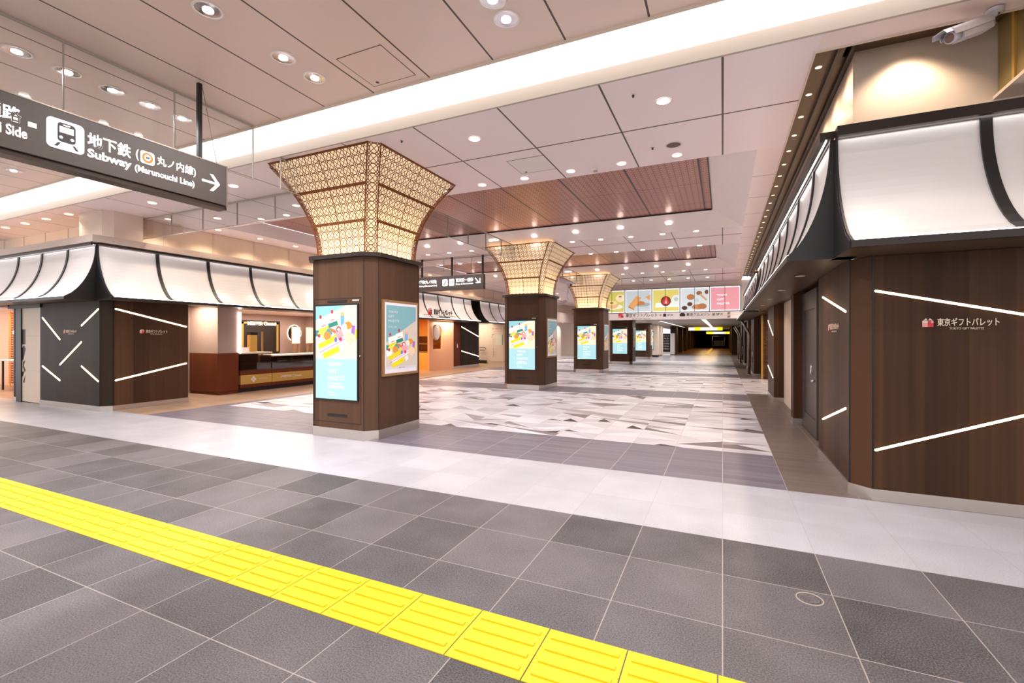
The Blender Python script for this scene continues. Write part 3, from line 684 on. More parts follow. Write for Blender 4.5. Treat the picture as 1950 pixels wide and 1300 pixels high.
        ob = bpy.data.objects.new(name, me); COL.objects.link(ob); ob.parent = t; return ob
    sheet(0.0, M['lattice'], 'lattice_capital', True)
    sheet(.045, M['lining'], 'capital_lining', False)
    mb = MB()
    for fn, kind in sides(-.006):
        if kind == 'wide':
            for e in (0, 1):
                for i in range(NV):
                    q = []
                    for s_ in (i / NV, (i + 1) / NV):
                        A, B = fn(s_); z = zb + (zt - zb) * s_; u = Vector((B[0] - A[0], B[1] - A[1], 0)).normalized() * .02; c = Vector((A[0], A[1], 0)) if e == 0 else Vector((B[0], B[1], 0))
                        q.append((Vector((cx, cy, z)) + c - u * (.3 if e == 0 else 1), Vector((cx, cy, z)) + c + u * (1 if e == 0 else .3)))
                    mb.face([q[0][0], q[0][1], q[1][1], q[1][0]], 0)
            for i in range(NV):
                q = []
                for s_ in (i / NV, (i + 1) / NV):
                    A, B = fn(s_); z = zb + (zt - zb) * s_; u = Vector((B[0] - A[0], B[1] - A[1], 0)).normalized() * .006; c = Vector(((A[0] + B[0]) / 2, (A[1] + B[1]) / 2, 0))
                    q.append((Vector((cx, cy, z)) + c - u, Vector((cx, cy, z)) + c + u))
                mb.face([q[0][0], q[0][1], q[1][1], q[1][0]], 0)
            for s_, hw in ((.34, .014), (.68, .014), (.995, .012), (.008, .008)):
                sa, sb = max(s_ - hw, 0), min(s_ + hw, 1); A, B = fn(sa); C, D = fn(sb); za = zb + (zt - zb) * sa; zc = zb + (zt - zb) * sb
                n_ = Vector((-(B[1] - A[1]), B[0] - A[0], 0)).normalized() * -.004
                mb.face([(cx + A[0] + n_.x, cy + A[1] + n_.y, za), (cx + B[0] + n_.x, cy + B[1] + n_.y, za), (cx + D[0] + n_.x, cy + D[1] + n_.y, zc), (cx + C[0] + n_.x, cy + C[1] + n_.y, zc)], 0)
    mb.build('capital_ribs', M['copper'], t)
    for s_, pw in ((0.0, 2.6),):
        wv = W(s_) - .022; ln = 2 * wv - .2; zz = zb + .008
        for dx, dy in ((0, -1), (1, 0), (0, 1), (-1, 0)):
            cl_ = area('capital_light', (cx + dx * wv, cy + dy * wv, zz), ln if dx == 0 else .03, .03 if dx == 0 else ln, pw, (1, .76, .44), (math.pi, 0, 0), t); cl_.data.spread = math.radians(50)
    return t
pillar(6.05, True, 'nearest brown pillar with lit screen, side poster and glowing lattice capital')
pillar(13.30, True, 'second brown pillar from the front with lattice capital, standing on the patterned floor')
pillar(20.50, True, 'third brown pillar from the front, lattice capital beside the billboard')
pillar(27.70, False, 'fourth brown pillar, seen below the left half of the billboard')
pillar(34.90, False, 'fifth brown pillar, farthest of the row with lit screens')

# ================================================================== awnings
def awning(org, A, O, length, pitch, first, flare, label, z0=2.37, z1=3.46, ribw=.07, back=.15, rimh=.09):
    A = Vector(A); O = Vector(O); B = Vector((org[0], org[1], 0)); N = 14
    t = thing('awning', (org[0], org[1], z0), label, 'awning')
    def prof(k): s_ = k / N * .985; return flare * (.35 * s_ * s_ + .65 * (1 - math.sqrt(1 - s_ * s_))) / (.35 * .97 + .65 * (1 - math.sqrt(1 - .985 ** 2))), z1 - (z1 - z0) * k / N
    def P(a, k, d=0.0): o_, z = prof(k); q = B + A * a + O * (o_ + d); return (q.x, q.y, z)
    edges = [0.0]; e = first
    while e < length - .3: edges.append(e); e += pitch
    edges.append(length)
    flip = A.cross(O).z < 0
    def F(mb, pts, **kw): mb.face(pts[::-1] if flip else pts, **kw)
    for i in range(len(edges) - 1):
        a, b = edges[i] + (ribw / 2 if i else .02), edges[i + 1] - (ribw / 2 if i < len(edges) - 2 else .02)
        mb = MB()
        for k in range(N):
            F(mb, [P(a, k), P(a, k + 1), P(b, k + 1), P(b, k)], smooth=True)
            F(mb, [P(b, k, -.015), P(b, k + 1, -.015), P(a, k + 1, -.015), P(a, k, -.015)], smooth=True)
        mb.build('shade_panel', M['shade'], t)
    for i, e in enumerate(edges):
        a, b = (e - ribw / 2, e + ribw / 2) if 0 < i < len(edges) - 1 else ((e, e + .02) if i == 0 else (e - .02, e))
        mb = MB()
        for k in range(N):
            F(mb, [P(a, k, .02), P(a, k + 1, .02), P(b, k + 1, .02), P(b, k, .02)], smooth=True)
            for c in (a, b):
                mb.face([P(c, k, .02), P(c, k, -.02), P(c, k + 1, -.02), P(c, k + 1, .02)])
        mb.build('rib', M['black'], t)
    def bar(a, b, o0, o1, za, zb_, name, m_):
        mb = MB(); q = [B + A * a + O * o0, B + A * b + O * o0, B + A * b + O * o1, B + A * a + O * o1]; mb.prism([(p.x, p.y) for p in q], za, zb_); return mb.build(name, m_, t)
    bar(0, length, -.02, .10, z1 + .02, z1 + rimh, 'top_rim', M['dark'])
    bar(0, length, -.01, .014, z1 - .006, z1 + .02, 'trim_bar', M['dark']); bar(0, length, .06, .10, z1 - .002, z1 + .02, 'rim_lip', M['dark'])
    bar(.03, length - .03, .038, .05, z1 + .010, z1 + .019, 'upper_light_strip', M['strip'])
    bar(0, length, flare - .04, flare + .03, z0 - .06, z0, 'bottom_rim', M['dark'])
    bar(.03, length - .03, flare - .002, flare + .026, z0 + .0005, z0 + .008, 'lower_light_strip', M['strip'])
    bar(0, length, -back, flare - .04, z0 - .045, z0 - .02, 'soffit', M['slotdark'])
    for c, dirn in ((0, -1), (length, 1)):
        pts = [P(c, k) for k in range(N + 1)]; q = B + A * c + O * (-.02); e_ = P(c, N); pts += [(e_[0], e_[1], z0 - .058), (q.x, q.y, z0 - .058), (q.x, q.y, z1)]
        MB().ext(pts, A * (dirn * .01)).build('end_panel', M['black'], t)
    return t
awning((-11.81, 5.2), (0, 1, 0), (1, 0, 0), 15.7, 1.15, 1.12, .57, 'long white panelled awning along the left shops from the near corner', back=.3, rimh=.045)
awning((-11.81, 21.8), (0, 1, 0), (1, 0, 0), 5.2, 1.15, 1.15, .57, 'farther white panelled awning on the left, before the corridor map', back=.3, rimh=.045)
awning((-11.83, 5.2), (-1, 0, 0), (0, -1, 0), 9.0, 1.14, 1.14, .5, 'white panelled awning over the left shop front facing the concourse', back=.3, rimh=.045)
awning((.97, 5.39), (0, 1, 0), (-1, 0, 0), 9.6, 1.17, .95, .35, 'white panelled awning along the right hand shops from the near corner', back=.2)
awning((.97, 15.8), (0, 1, 0), (-1, 0, 0), 8.2, 1.17, 1.1, .35, 'farther white awning along the right hand shops below the dark slot', back=.2)
awning((.99, 5.37), (1, 0, 0), (0, -1, 0), 3.4, 1.09, 1.09, .60, 'large white awning over the front of the right shop, nearest the viewer', back=.22, ribw=.08)
place_row([(.86, 6.6 + 1.9 * k, 2.297) for k in range(5)], 'small round soffit downlight under the right awning, %s from the near end', 'soffit downlights right', 6, .05, (1, .8, .6), 'ring')

# ================================================================== LED line lights
def line_light(o, fr, u0, v0, u1, v1, label, grp, wd=.022):
    R, N = FR[fr]; dx, dy = u1 - u0, v1 - v0; l = math.hypot(dx, dy); nx, ny = -dy / l * wd / 2, dx / l * wd / 2
    c = pt(o, fr, (u0 + u1) / 2, (v0 + v1) / 2)
    t = thing('line_light', c, label, 'line light', grp)
    ex, ey = dx / l * wd * .4, dy / l * wd * .4
    P = [(u0 + nx, v0 + ny), (u0 - nx, v0 - ny), (u1 - nx, v1 - ny), (u1 + ex, v1 + ey), (u1 + nx, v1 + ny), (u0 - ex, v0 - ey)]
    P = [(u0 - ex, v0 - ey), (u0 - nx, v0 - ny), (u1 - nx, v1 - ny), (u1 + ex, v1 + ey), (u1 + nx, v1 + ny), (u0 + nx, v0 + ny)]
    mb = MB(); poly(mb, o, fr, P, .0, .012); mb.build('diffuser', M['stripw'], t)
    P2 = [(u0 - ex * 1.5 - nx * 1.4, v0 - ey * 1.5 - ny * 1.4), (u1 + ex * 1.5 - nx * 1.4, v1 + ey * 1.5 - ny * 1.4), (u1 + ex * 1.5 + nx * 1.4, v1 + ey * 1.5 + ny * 1.4), (u0 - ex * 1.5 + nx * 1.4, v0 - ey * 1.5 + ny * 1.4)]
    mb = MB(); poly(mb, o, fr, P2, .0, .004); mb.build('housing', M['dark'], t)
g = 'glowing line lights on the right shop'
line_light((0, 5.438, 0), '-y', 1.32, 1.99, 2.9, 1.615, 'long sloping glowing line light above the logo on the right shop front', g)
line_light((0, 5.438, 0), '-y', 1.32, .48, 2.9, 1.09, 'long rising glowing line light below the logo on the right shop front', g)
line_light((1.145, 0, 0), '-x', -5.68, 1.81, -6.87, 2.05, 'short glowing line light above the logo on the side of the right shop', g)
line_light((1.145, 0, 0), '-x', -5.68, .83, -6.87, .53, 'short glowing line light below the logo on the side of the right shop', g)
line_light((1.118, 0, 0), '-x', -12.85, 1.6, -14.2, 2.0, 'upper steep line light on the farther right hand wall panel', g)
line_light((1.118, 0, 0), '-x', -12.85, .57, -14.2, .8, 'lower steep line light on the farther right hand wall panel', g)
g = 'glowing line lights on the left shop'
for a, b, c, d, lab in ((-14.23, 2.0, -13.44, 1.5, 'falling line light at upper left'), (-12.53, 1.8, -11.86, 2.14, 'rising line light at upper right'), (-13.44, .94, -12.53, 1.45, 'rising line light in the middle'), (-14.23, .89, -13.44, .59, 'falling line light at lower left'), (-12.53, .93, -11.86, .63, 'falling line light at lower right')):
    line_light((0, 5.248, 0), '-y', a, b, c, d, lab + ' of the charcoal front wall of the left shop', g, .035)
line_light((-11.671, 0, 0), '+x', 5.45, 2.15, 6.87, 1.8, 'upper falling line light on the brown side wall of the left shop', g, .035)
line_light((-11.671, 0, 0), '+x', 5.45, .64, 6.87, .93, 'lower rising line light on the brown side wall of the left shop', g, .035)

# ================================================================== gift emblem signs
def gift(mb, o, fr, u, v, s_, th=.008):
    # ribboned gift box: light panes left, red panes right, bow on top
    for a, b, c, d, mi in ((0, 0, .48, .42, 1), (0, .44, .48, .72, 2), (.5, 0, .76, .42, 0), (.5, .44, .76, .72, 0), (.78, 0, 1, .42, 0), (.78, .44, 1, .72, 1), ):
        rect(mb, o, fr, u + a * s_, v + b * s_, u + c * s_, v + d * s_, 0, th, mi)
    for q in ([(.06, .76), (.48, .76), (.34, 1.0)], [(.52, .76), (.94, .76), (.68, 1.0)]):
        poly(mb, o, fr, [(u + a * s_, v + b * s_) for a, b in q], 0, th, 2)
def logo(o, fr, u, v, s_, tw, th_, label, tm='gold_text', k=.008):
    c = pt(o, fr, u + tw / 2, v)
    t = thing('wall_sign', c, label, 'sign')
    mb = MB(); gift(mb, o, fr, u, v, s_, k); mb.build('gift_emblem', [M['red'], M['pink'], M['cream']], t)
    text('東京ギフトパレット', o, fr, u + s_ * 1.35, v + s_ * .08, tw, th_, M[tm], t, 'lettering', k, .012)
    text('TOKYO GIFT PALETTE', o, fr, u + s_ * 1.35 + tw * .2, v - s_ * .32, tw * .56, th_ * .26, M[tm], t, 'small_lettering', k)
logo((0, 5.438, 0), '-y', 1.67, 1.645, .078, .42, .072, 'gift box emblem and champagne Japanese lettering on the right shop front')
logo((1.145, 0, 0), '-x', -6.54, 1.63, .07, .42, .07, 'gift box emblem and lettering on the narrow side of the right shop')
logo((0, 5.248, 0), '-y', -13.28, 1.64, .08, .44, .07, 'small gift box emblem on the charcoal front wall of the left shop')
logo((-11.671, 0, 0), '+x', 5.90, 1.64, .085, .44, .072, 'gift box emblem and Japanese lettering on the brown side wall of the left shop')
# lettering standing on the left awning
t = thing('awning_sign', (-11.45, 17.3, 2.55), 'red gift emblem and black Japanese letters on a rail across the left awning', 'sign')
o_ = (-11.33, 0, 0)
mb = MB(); gift(mb, o_, '+x', 16.35, 2.52, .3, .02); mb.build('gift_emblem', [M['red'], M['red'], M['pink']], t)
text('東京ギフトパレット', o_, '+x', 16.78, 2.53, 1.5, .25, M['blk_text'], t, 'lettering', .02, .02)
text('TOKYO GIFT PALETTE', o_, '+x', 17.2, 2.43, .9, .05, M['blk_text'], t, 'small_lettering', .02)
MB().box(-11.35, 16.1, 2.50, -11.33, 18.6, 2.515).box(-11.8, 16.2, 2.50, -11.34, 16.22, 2.515).box(-11.8, 18.4, 2.50, -11.34, 18.42, 2.515).build('rail', M['black'], t)

# ================================================================== near hanging direction sign
t = thing('hanging_sign', (-5.5, 1.9, 3.1), 'large brown hanging direction sign with white subway lettering and arrow at upper left', 'sign')
SX = -5.5
mb = MB(); mb.box(SX - .16, -.6, 3.145, SX - .006, 3.71, 3.625); mb.build('housing', M['sign_side'], t)
mb = MB(); mb.box(SX - .17, -.62, 3.10, SX - .02, 3.72, 3.14); mb.build('lower_trough', M['sign_side'], t)
mb = MB(); mb.box(SX - .006, -.6, 3.15, SX + .0, 3.70, 3.62); mb.build('face', M['sign'], t)
mb = MB().box(SX - .005, 3.70, 3.12, SX + .004, 3.715, 3.63).box(SX - .005, -.6, 3.618, SX + .004, 3.71, 3.63); mb.build('edge_frame', M['steel_d'], t)
for y in (.3, 3.43): MB().box(SX - .10, y - .022, 3.625, SX - .06, y + .022, 4.52).build('pole', M['black'], t)
MB().tube([(SX - .1, 3.48, 4.5), (SX - .08, 3.64, 3.63)], .003).build('wire', M['steel_d'], t)
o_ = (SX, 0, 0); e = .001
text('連絡通路', o_, '+x', 1.405, 3.385, .485, .13, M['white_lit'], t, 'lettering', .004, .02, e)
text('Marunouchi Side', o_, '+x', 1.385, 3.265, .54, .09, M['white_lit'], t, 'lettering', .004, .02, e)
mb = MB(); rect(mb, o_, '+x', 1.93, 3.385, 1.985, 3.425, e, .004); mb.build('separator_dot', M['white_lit'], t)
mb = MB(); poly(mb, o_, '+x', rrect(2.05, 3.265, 2.32, 3.535, .04), e, .004); tp_ = mb.build('train_pictogram', M['white_lit'], t)
mb = MB(); poly(mb, o_, '+x', rrect(2.125, 3.335, 2.255, 3.51, .028), e + .004, .002)
for a in (((2.13, 3.325), (2.15, 3.325), (2.125, 3.285), (2.10, 3.285)), ((2.23, 3.325), (2.25, 3.325), (2.28, 3.285), (2.255, 3.285))): poly(mb, o_, '+x', a, e + .004, .002)
mb.build('train_body', M['blk_text'], tp_)
mb = MB(); rect(mb, o_, '+x', 2.14, 3.42, 2.24, 3.475, e + .006, .002); poly(mb, o_, '+x', rrect(2.165, 3.487, 2.215, 3.497, .004), e + .006, .002); poly(mb, o_, '+x', ell(2.15, 3.375, .013, .012), e + .006, .002); poly(mb, o_, '+x', ell(2.23, 3.375, .013, .012), e + .006, .002); mb.build('train_window', M['white_lit'], tp_)
text('地下鉄', o_, '+x', 2.345, 3.37, .355, .135, M['white_lit'], t, 'lettering', .004, .02, e)
text('Subway', o_, '+x', 2.345, 3.245, .36, .105, M['white_lit'], t, 'lettering', .004, .03, e)
text('(', o_, '+x', 2.745, 3.375, .025, .115, M['white_lit'], t, 'lettering', .004, .01, e)
mb = MB(); poly(mb, o_, '+x', rrect(2.785, 3.365, 2.915, 3.495, .025), e, .004); lm = mb.build('line_emblem', M['white_lit'], t)
mb = MB(); poly(mb, o_, '+x', ell(2.85, 3.43, .052, .054, 24), e + .004, .002); mb.build('orange_ring', M['orange'], lm)
mb = MB(); poly(mb, o_, '+x', ell(2.85, 3.43, .03, .031, 24), e + .006, .001); mb.build('ring_centre', M['white_lit'], lm)
text('M', o_, '+x', 2.834, 3.415, .032, .03, M['blk_text'], lm, 'letter', .001, .01, e + .007)
text('丸ノ内線)', o_, '+x', 2.94, 3.378, .40, .115, M['white_lit'], t, 'lettering', .004, .01, e)
text('(Marunouchi Line)', o_, '+x', 2.735, 3.245, .59, .085, M['white_lit'], t, 'lettering', .004, .02, e)
mb = MB(); rect(mb, o_, '+x', 3.41, 3.365, 3.58, 3.39, e, .004)
poly(mb, o_, '+x', [(3.50, 3.475), (3.54, 3.475), (3.62, 3.3775), (3.58, 3.3775)], e, .004); poly(mb, o_, '+x', [(3.50, 3.28), (3.54, 3.28), (3.62, 3.3775), (3.58, 3.3775)], e, .004); mb.build('arrow', M['white_lit'], t)

# far hanging sign
t = thing('hanging_sign', (-8.5, 13.34, 3.13), 'smaller brown hanging direction sign between the first two pillars, facing the viewer', 'sign')
FY = 13.30
MB().box(-11.6, FY, 3.13, -7.06, FY + .14, 3.61).build('housing', M['sign'], t)
for x in (-9.5, -8.29, -7.12): MB().box(x - .025, FY + .05, 3.61, x + .025, FY + .1, 4.24).build('pole', M['black'], t)
o_ = (0, FY - .001, 0)
text('・地下鉄(丸ノ内線)', o_, '-y', -9.72, 3.37, .86, .14, M['white_lit'], t, 'lettering', .003, .02)
text('Side, Subway (Marunouchi Line)', o_, '-y', -9.72, 3.27, .88, .07, M['white_lit'], t, 'lettering', .003, .02)
for x in (-8.62, -8.36):
    mb = MB(); poly(mb, o_, '-y', rrect(x, 3.27, x + .2, 3.5, .03), 0, .003); p_ = mb.build('pictogram', M['white_lit'], t)
    mb = MB()
    if x < -8.5: poly(mb, o_, '-y', [(x + .04, 3.31), (x + .12, 3.43), (x + .12, 3.47), (x + .15, 3.47), (x + .15, 3.42), (x + .07, 3.30)], .003, .001)
    else: rect(mb, o_, '-y', x + .06, 3.3, x + .08, 3.46, .003, .001); rect(mb, o_, '-y', x + .12, 3.3, x + .14, 3.46, .003, .001)
    mb.build('symbol', M['blk_text'], p_)
text('東京駅一番街', o_, '-y', -8.10, 3.38, .66, .13, M['white_lit'], t, 'lettering', .003, .02)
text('Shops & Restaurants', o_, '-y', -8.10, 3.28, .66, .07, M['white_lit'], t, 'lettering', .003, .02)
mb = MB(); poly(mb, o_, '-y', [(-7.38, 3.48), (-7.35, 3.5), (-7.23, 3.37), (-7.26, 3.35)], 0, .003); poly(mb, o_, '-y', [(-7.20, 3.48), (-7.165, 3.48), (-7.165, 3.32), (-7.20, 3.32)], 0, .003); poly(mb, o_, '-y', [(-7.34, 3.32), (-7.17, 3.32), (-7.17, 3.355), (-7.34, 3.355)], 0, .003); mb.build('arrow', M['white_lit'], t)

# ================================================================== cameras
def cctv(loc, dirv, s_, label, up_to, pole_r=.018, pole_loc=None):
    t = thing('security_camera', loc, label, 'security camera')
    D = Vector(dirv).normalized(); R = D.cross(Vector((0, 0, 1))).normalized(); U = R.cross(D)
    c = Vector(loc)
    def W_(a, b, d): return c + D * a * s_ + R * b * s_ + U * d * s_
    mb = MB(); pr = [(-.05, -.045), (.05, -.045), (.055, 0), (.045, .05), (-.045, .05), (-.055, 0)]
    mb.ext([W_(-.19, a, b) for a, b in pr], D * (.27 * s_)); mb.build('housing', M['cctv'], t)
    mb = MB(); mb.tube([W_(.08, 0, 0), W_(.15, 0, 0)], .045 * s_, 20); mb.build('barrel', M['cctv'], t)
    mb = MB(); mb.tube([W_(.150, 0, 0), W_(.154, 0, 0)], .037 * s_, 20); mb.build('lens_window', M['lens_d'], t)
    mb = MB(); a = [(-.062, .0), (-.062, .045), (-.045, .066), (.045, .066), (.062, .045), (.062, 0), (.056, 0), (.056, .042), (.042, .06), (-.042, .06), (-.056, .042), (-.056, 0)]
    mb.ext([W_(-.2, p, q) for p, q in a], D * (.36 * s_))
    mb.ext([W_(.16, p, q) for p, q in [(-.062, .03), (-.045, .066), (.045, .066), (.062, .03), (.045, .06), (-.045, .06)]], D * (.07 * s_)); mb.build('sun_shield', M['cctv'], t)
    pl = Vector(pole_loc) if pole_loc else W_(-.24, 0, .06)
    mb = MB(); mb.tube([W_(-.17, 0, 0), W_(-.24, 0, 0), W_(-.27, 0, .05), (W_(-.27, 0, 0).x, W_(-.27, 0, 0).y, up_to)], pole_r * s_ if s_ > 1.5 else pole_r, 12); mb.build('bracket', M['cctv'], t)
    q = W_(-.27, 0, 0)
    MB().lathe((q.x, q.y, up_to), [(.06, 0), (.06, -.03), (.03, -.04)], 20).build('ceiling_plate', M['cctv'], t)
cctv((1.80, 4.96, 4.03), (-.8, -.42, -.34), 1.0, 'grey security camera hanging from the ceiling at the top right corner', 4.225, .03)
cctv((-5.05, 15.8, 3.50), (.9, -.35, -.45), 1.5, 'white security camera on a thin drop pole between the second and third pillar', 4.548, .012)
cctv((-7.93, 23.9, 3.37), (-.9, -.3, -.4), 1.5, 'farther grey security camera on a pole behind the second pillar', 4.225, .012)

# ================================================================== confectionery counter at left
t = thing('shop_pier', (-12.86, 8.3, 0), 'square shop pier, grey above and red wood below, left end of the sweets counter', 'pier')
MB().box(-13.45, 8.02, 1.12, -12.27, 8.6, 2.40).build('upper_cladding', M['plaster'], t)
MB().box(-13.46, 8.01, .08, -12.26, 8.6, 1.12).box(-13.44, 8.03, 0, -12.28, 8.6, .08).build('wood_cladding', M['wood_red'], t)
MB().box(-12.262, 8.6, 1.12, -12.23, 8.66, 2.25).build('light_bar', M['strip'], t)
def counter(y0, y1, top, label, glass, txt):
    t = thing('display_counter', (-12.5, (y0 + y1) / 2, 0), label, 'counter', 'sweets shop counters')
    MB().box(-12.95, y0, 0, -12.34, y1, .12).build('toe_kick', M['dark'], t)
    MB().box(-13.0, y0, .12, -12.27, y1, .22).box(-13.0, y0, .48, -12.27, y1, .60).box(-13.0, y0, .22, -12.36, y1, .48).box(-13.0, y0, .60, -12.86, y1, top - .06).build('body', M['wood_red'], t)
    MB().box(-12.36, y0 + .005, .22, -12.262, y1 - .005, .48).build('gold_fascia', M['gold'], t)
    MB().box(-12.30, y0 + .01, .60, -12.29, y1 - .01, top - .04).build('front_glass', M['case_glass'], t)
    MB().box(-13.02, y0, top - .04, -12.24, y1, top).build('worktop', M['cream'], t)
    MB().box(-12.84, y0 + .05, .84, -12.34, y1 - .05, .85).build('glass_shelf', M['case_glass'], t)
    if txt == 'emblem':
        mb = MB(); o_ = (-12.262, 0, 0); c = (y0 + y1) / 2 - .1
        for a, b in ((0, .05), (.05, 0), (0, -.05), (-.05, 0)): poly(mb, o_, '+x', [(c + a - .04, .35 + b), (c + a, .31 + b), (c + a + .04, .35 + b), (c + a, .39 + b)], 0, .003)
        mb.build('emblem', M['white'], t)
        text('Henri Sucre', o_, '+x', c + .16, .33, .28, .05, M['gold_text'], t, 'lettering')
    elif txt: text(txt, (-12.262, 0, 0), '+x', y0 + .3, .32, .75, .07, M['white'], t, 'lettering', .003, .01)
counter(8.66, 9.65, 1.12, 'near glazed sweets counter with gold fascia and diamond emblem beside the pier', True, 'emblem')
counter(9.66, 11.3, 1.02, 'middle glazed sweets counter with gold fascia and white lettering', True, 'MEISTER Chouxé')
counter(11.31, 13.2, 1.02, 'far glazed sweets counter half hidden behind the nearest pillar', True, '')
t = thing('menu_stand', (-12.7, 9.25, 1.12), 'gold box menu stand on the near sweets counter', 'stand')
MB().box(-12.85, 9.28, 1.12, -12.7, 9.5, 1.62).build('body', M['gold'], t); MB().box(-12.86, 9.27, 1.62, -12.69, 9.51, 1.70).build('top_cap', M['black'], t)
t = thing('price_card', (-12.6, 9.0, 1.12), 'small white card standing on the near sweets counter', 'card')
mb = MB(); mb.box(-12.58, 8.92, 1.12, -12.57, 9.14, 1.26); mb.build('card', M['white'], t); MB().box(-12.62, 8.94, 1.12, -12.54, 9.12, 1.125).build('foot', M['white'], t)
t = thing('screen_post', (-12.8, 9.72, 1.02), 'slender pale upright post on the sweets counter', 'post')
MB().box(-12.82, 9.72, 1.02, -12.78, 9.76, 1.72).build('post_shaft', M['frame_wood'], t)
struct(MB().box(-16.1, 8.0, 0, -16.0, 17.4, 2.42), 'wall_left', M['plaster'])
struct(MB().box(-16.0, 8.0, 0, -13.47, 8.1, 2.42), 'wall_left', M['plaster'])
struct(MB().box(-16.0, 14.2, 0, -12.6, 14.3, 2.42), 'wall_left', M['plaster'])
struct(MB().box(-16.0, 8.66, .0, -15.5, 14.2, .9), 'trim_18', M['wood_red'])
t = thing('shop_sign', (-15.95, 12.05, 1.1), 'dark back wall panel in a gold frame carrying glowing white shop lettering', 'sign')
MB().box(-16.0, 11.2, .95, -15.94, 12.9, 2.18).build('panel', M['dark'], t)
MB().box(-15.94, 11.28, 1.0, -15.92, 11.36, 2.12).box(-15.94, 12.74, 1.0, -15.92, 12.82, 2.12).box(-15.94, 11.28, 2.05, -15.92, 12.82, 2.12).build('frame', M['gold'], t)
text('MEISTER Chouxé', (-15.9, 0, 0), '+x', 11.5, 2.0, 1.2, .14, M['white_lit'], t, 'lettering', .01, .02)
mr = thing('round_mirror', (-15.98, 13.5, 1.45), 'round back-lit mirror behind the picture boards of the sweets shop', 'mirror')
mb = MB(); poly(mb, (-15.99, 0, 0), '+x', ell(13.62, 1.72, .34, .34, 28), 0, .01); mb.build('halo_light', M['bulb'], mr)
mb = MB(); poly(mb, (-15.975, 0, 0), '+x', ell(13.62, 1.72, .31, .31, 28), 0, .01); mb.build('mirror_glass', M['black'], mr)
for a, lab in ((12.98, 'left'), (13.66, 'right')):
    p = thing('picture_board', (-15.4, a + .25, .95), '%s of the two framed blank boards on easel feet behind the sweets counter' % lab, 'board')
    MB().box(-15.42, a, 1.28, -15.40, a + .44, 1.98).build('frame', M['frame_wood'], p)
    MB().box(-15.399, a + .03, 1.31, -15.396, a + .41, 1.95).build('blank_sheet', M['white'], p)
    for q in (.1, .34): MB().box(-15.46, a + q, .9, -15.36, a + q + .02, 1.28).build('foot', M['frame_wood'], p)
area('shop_fill', (-14.2, 11.2, 2.40), 2.2, 5.0, 190, (1, .86, .74))
area('shop_fill', (-12.7, 7.45, 2.40), .8, .8, 40, (1, .84, .70))  # added fill without a fitting, brightens the pier face and passage
area('shop_fill', (-12.1, 11.2, 2.36), .3, 5.0, 30, (1, .86, .72))
# ================================================================== apricot shop
struct(MB().prism([(-12.25, 17.66), (-12.15, 17.66), (-12.15, 17.95), (-12.25, 17.95)], 0, 2.36), 'wall_left', M['apricot'])
mb = MB(); X0, X1 = -12.25, -12.15
def wally(y0, z0, y1, z1): mb.box(X0, y0, z0, X1, y1, z1)
wally(17.95, 0, 18.75, 1.0); wally(18.75, 0, 19.74, 2.36)
arch = [(17.95, 2.36), (17.95, 1.75)] + [(18.35 - .4 * math.cos(math.pi * i / 12), 1.75 + .38 * math.sin(math.pi * i / 12)) for i in range(13)] + [(18.75, 2.36)]
mb.ext([(X0, a, b) for a, b in arch], (X1 - X0, 0, 0))
struct(mb, 'wall_left', M['apricot'])
struct(MB().box(-15.9, 14.3, 0, -15.8, 19.7, 2.42).box(-15.8, 19.64, 0, -12.25, 19.74, 2.42), 'wall_left', M['apr_deep'])
sh = thing('shelf_unit', (-13.9, 17.9, 0), 'orange arched shelf unit inside the apricot shop', 'shelf')
mb = MB(); mb.box(-14.6, 18.5, 0, -14.55, 19.6, 1.9); mb.box(-14.0, 18.5, 0, -12.6, 19.6, .82); mb.build('carcass', M['apr_deep'], sh)
for z in (.85, 1.22, 1.6): MB().box(-14.6, 18.5, z, -12.6, 19.6, z + .03).build('shelf', M['frame_wood'], sh)
ov = thing('oval_sign', (-12.0, 17.9, 1.7), 'oval white hanging shop sign before the arched window of the apricot shop', 'sign')
mb = MB(); poly(mb, (-12.02, 0, 0), '+x', ell(17.95, 1.78, .28, .36, 28), 0, .08); mb.build('rim', M['slot_grey'], ov)
mb = MB(); poly(mb, (-11.94, 0, 0), '+x', ell(17.95, 1.78, .25, .33, 28), 0, .006); mb.build('face', M['white'], ov)
mb = MB()
for i in range(10): a = 2 * math.pi * i / 10; poly(mb, (-11.934, 0, 0), '+x', ell(17.95 + .18 * math.cos(a), 1.82 + .2 * math.sin(a), .012, .012, 6), 0, .002)
mb.build('dot', M['pink'], ov)
text('SHOP', (-11.934, 0, 0), '+x', 17.83, 1.55, .24, .05, M['blk_text'], ov, 'lettering') if False else None
MB().tube([(-11.98, 17.95, 2.14), (-11.98, 17.95, 2.3), (-12.15, 17.95, 2.3)], .012).build('hanger', M['brass'], ov)
struct(MB().box(-12.4, 19.76, .1, -12.2, 20.5, 2.36), 'wall_left', M['wood_red']); struct(MB().box(-12.4, 20.5, .1, -12.18, 22.42, 2.36), 'wall_left', M['lam_grey'])
struct(MB().box(-12.4, 19.76, 0, -12.17, 22.43, .1), 'baseboard_left', M['steel'])
mb = MB(); t = thing('wall_switch_plate', (-12.2, 20.2, 1.1), 'small pale switch plate on the brown pier beside the apricot wall', 'switch')
MB().box(-12.2, 20.15, 1.02, -12.19, 20.22, 1.22).build('plate', M['cream'], t); MB().box(-12.19, 20.17, 1.09, -12.186, 20.2, 1.15).build('rocker', M['white'], t)
line_light((-12.178, 0, 0), '+x', 20.55, 2.09, 22.4, 1.58, 'upper falling line light on the dark far left wall panel', 'line lights on the far left wall', .04)
line_light((-12.178, 0, 0), '+x', 20.55, .85, 22.4, .51, 'lower falling line light on the dark far left wall panel', 'line lights on the far left wall', .04)
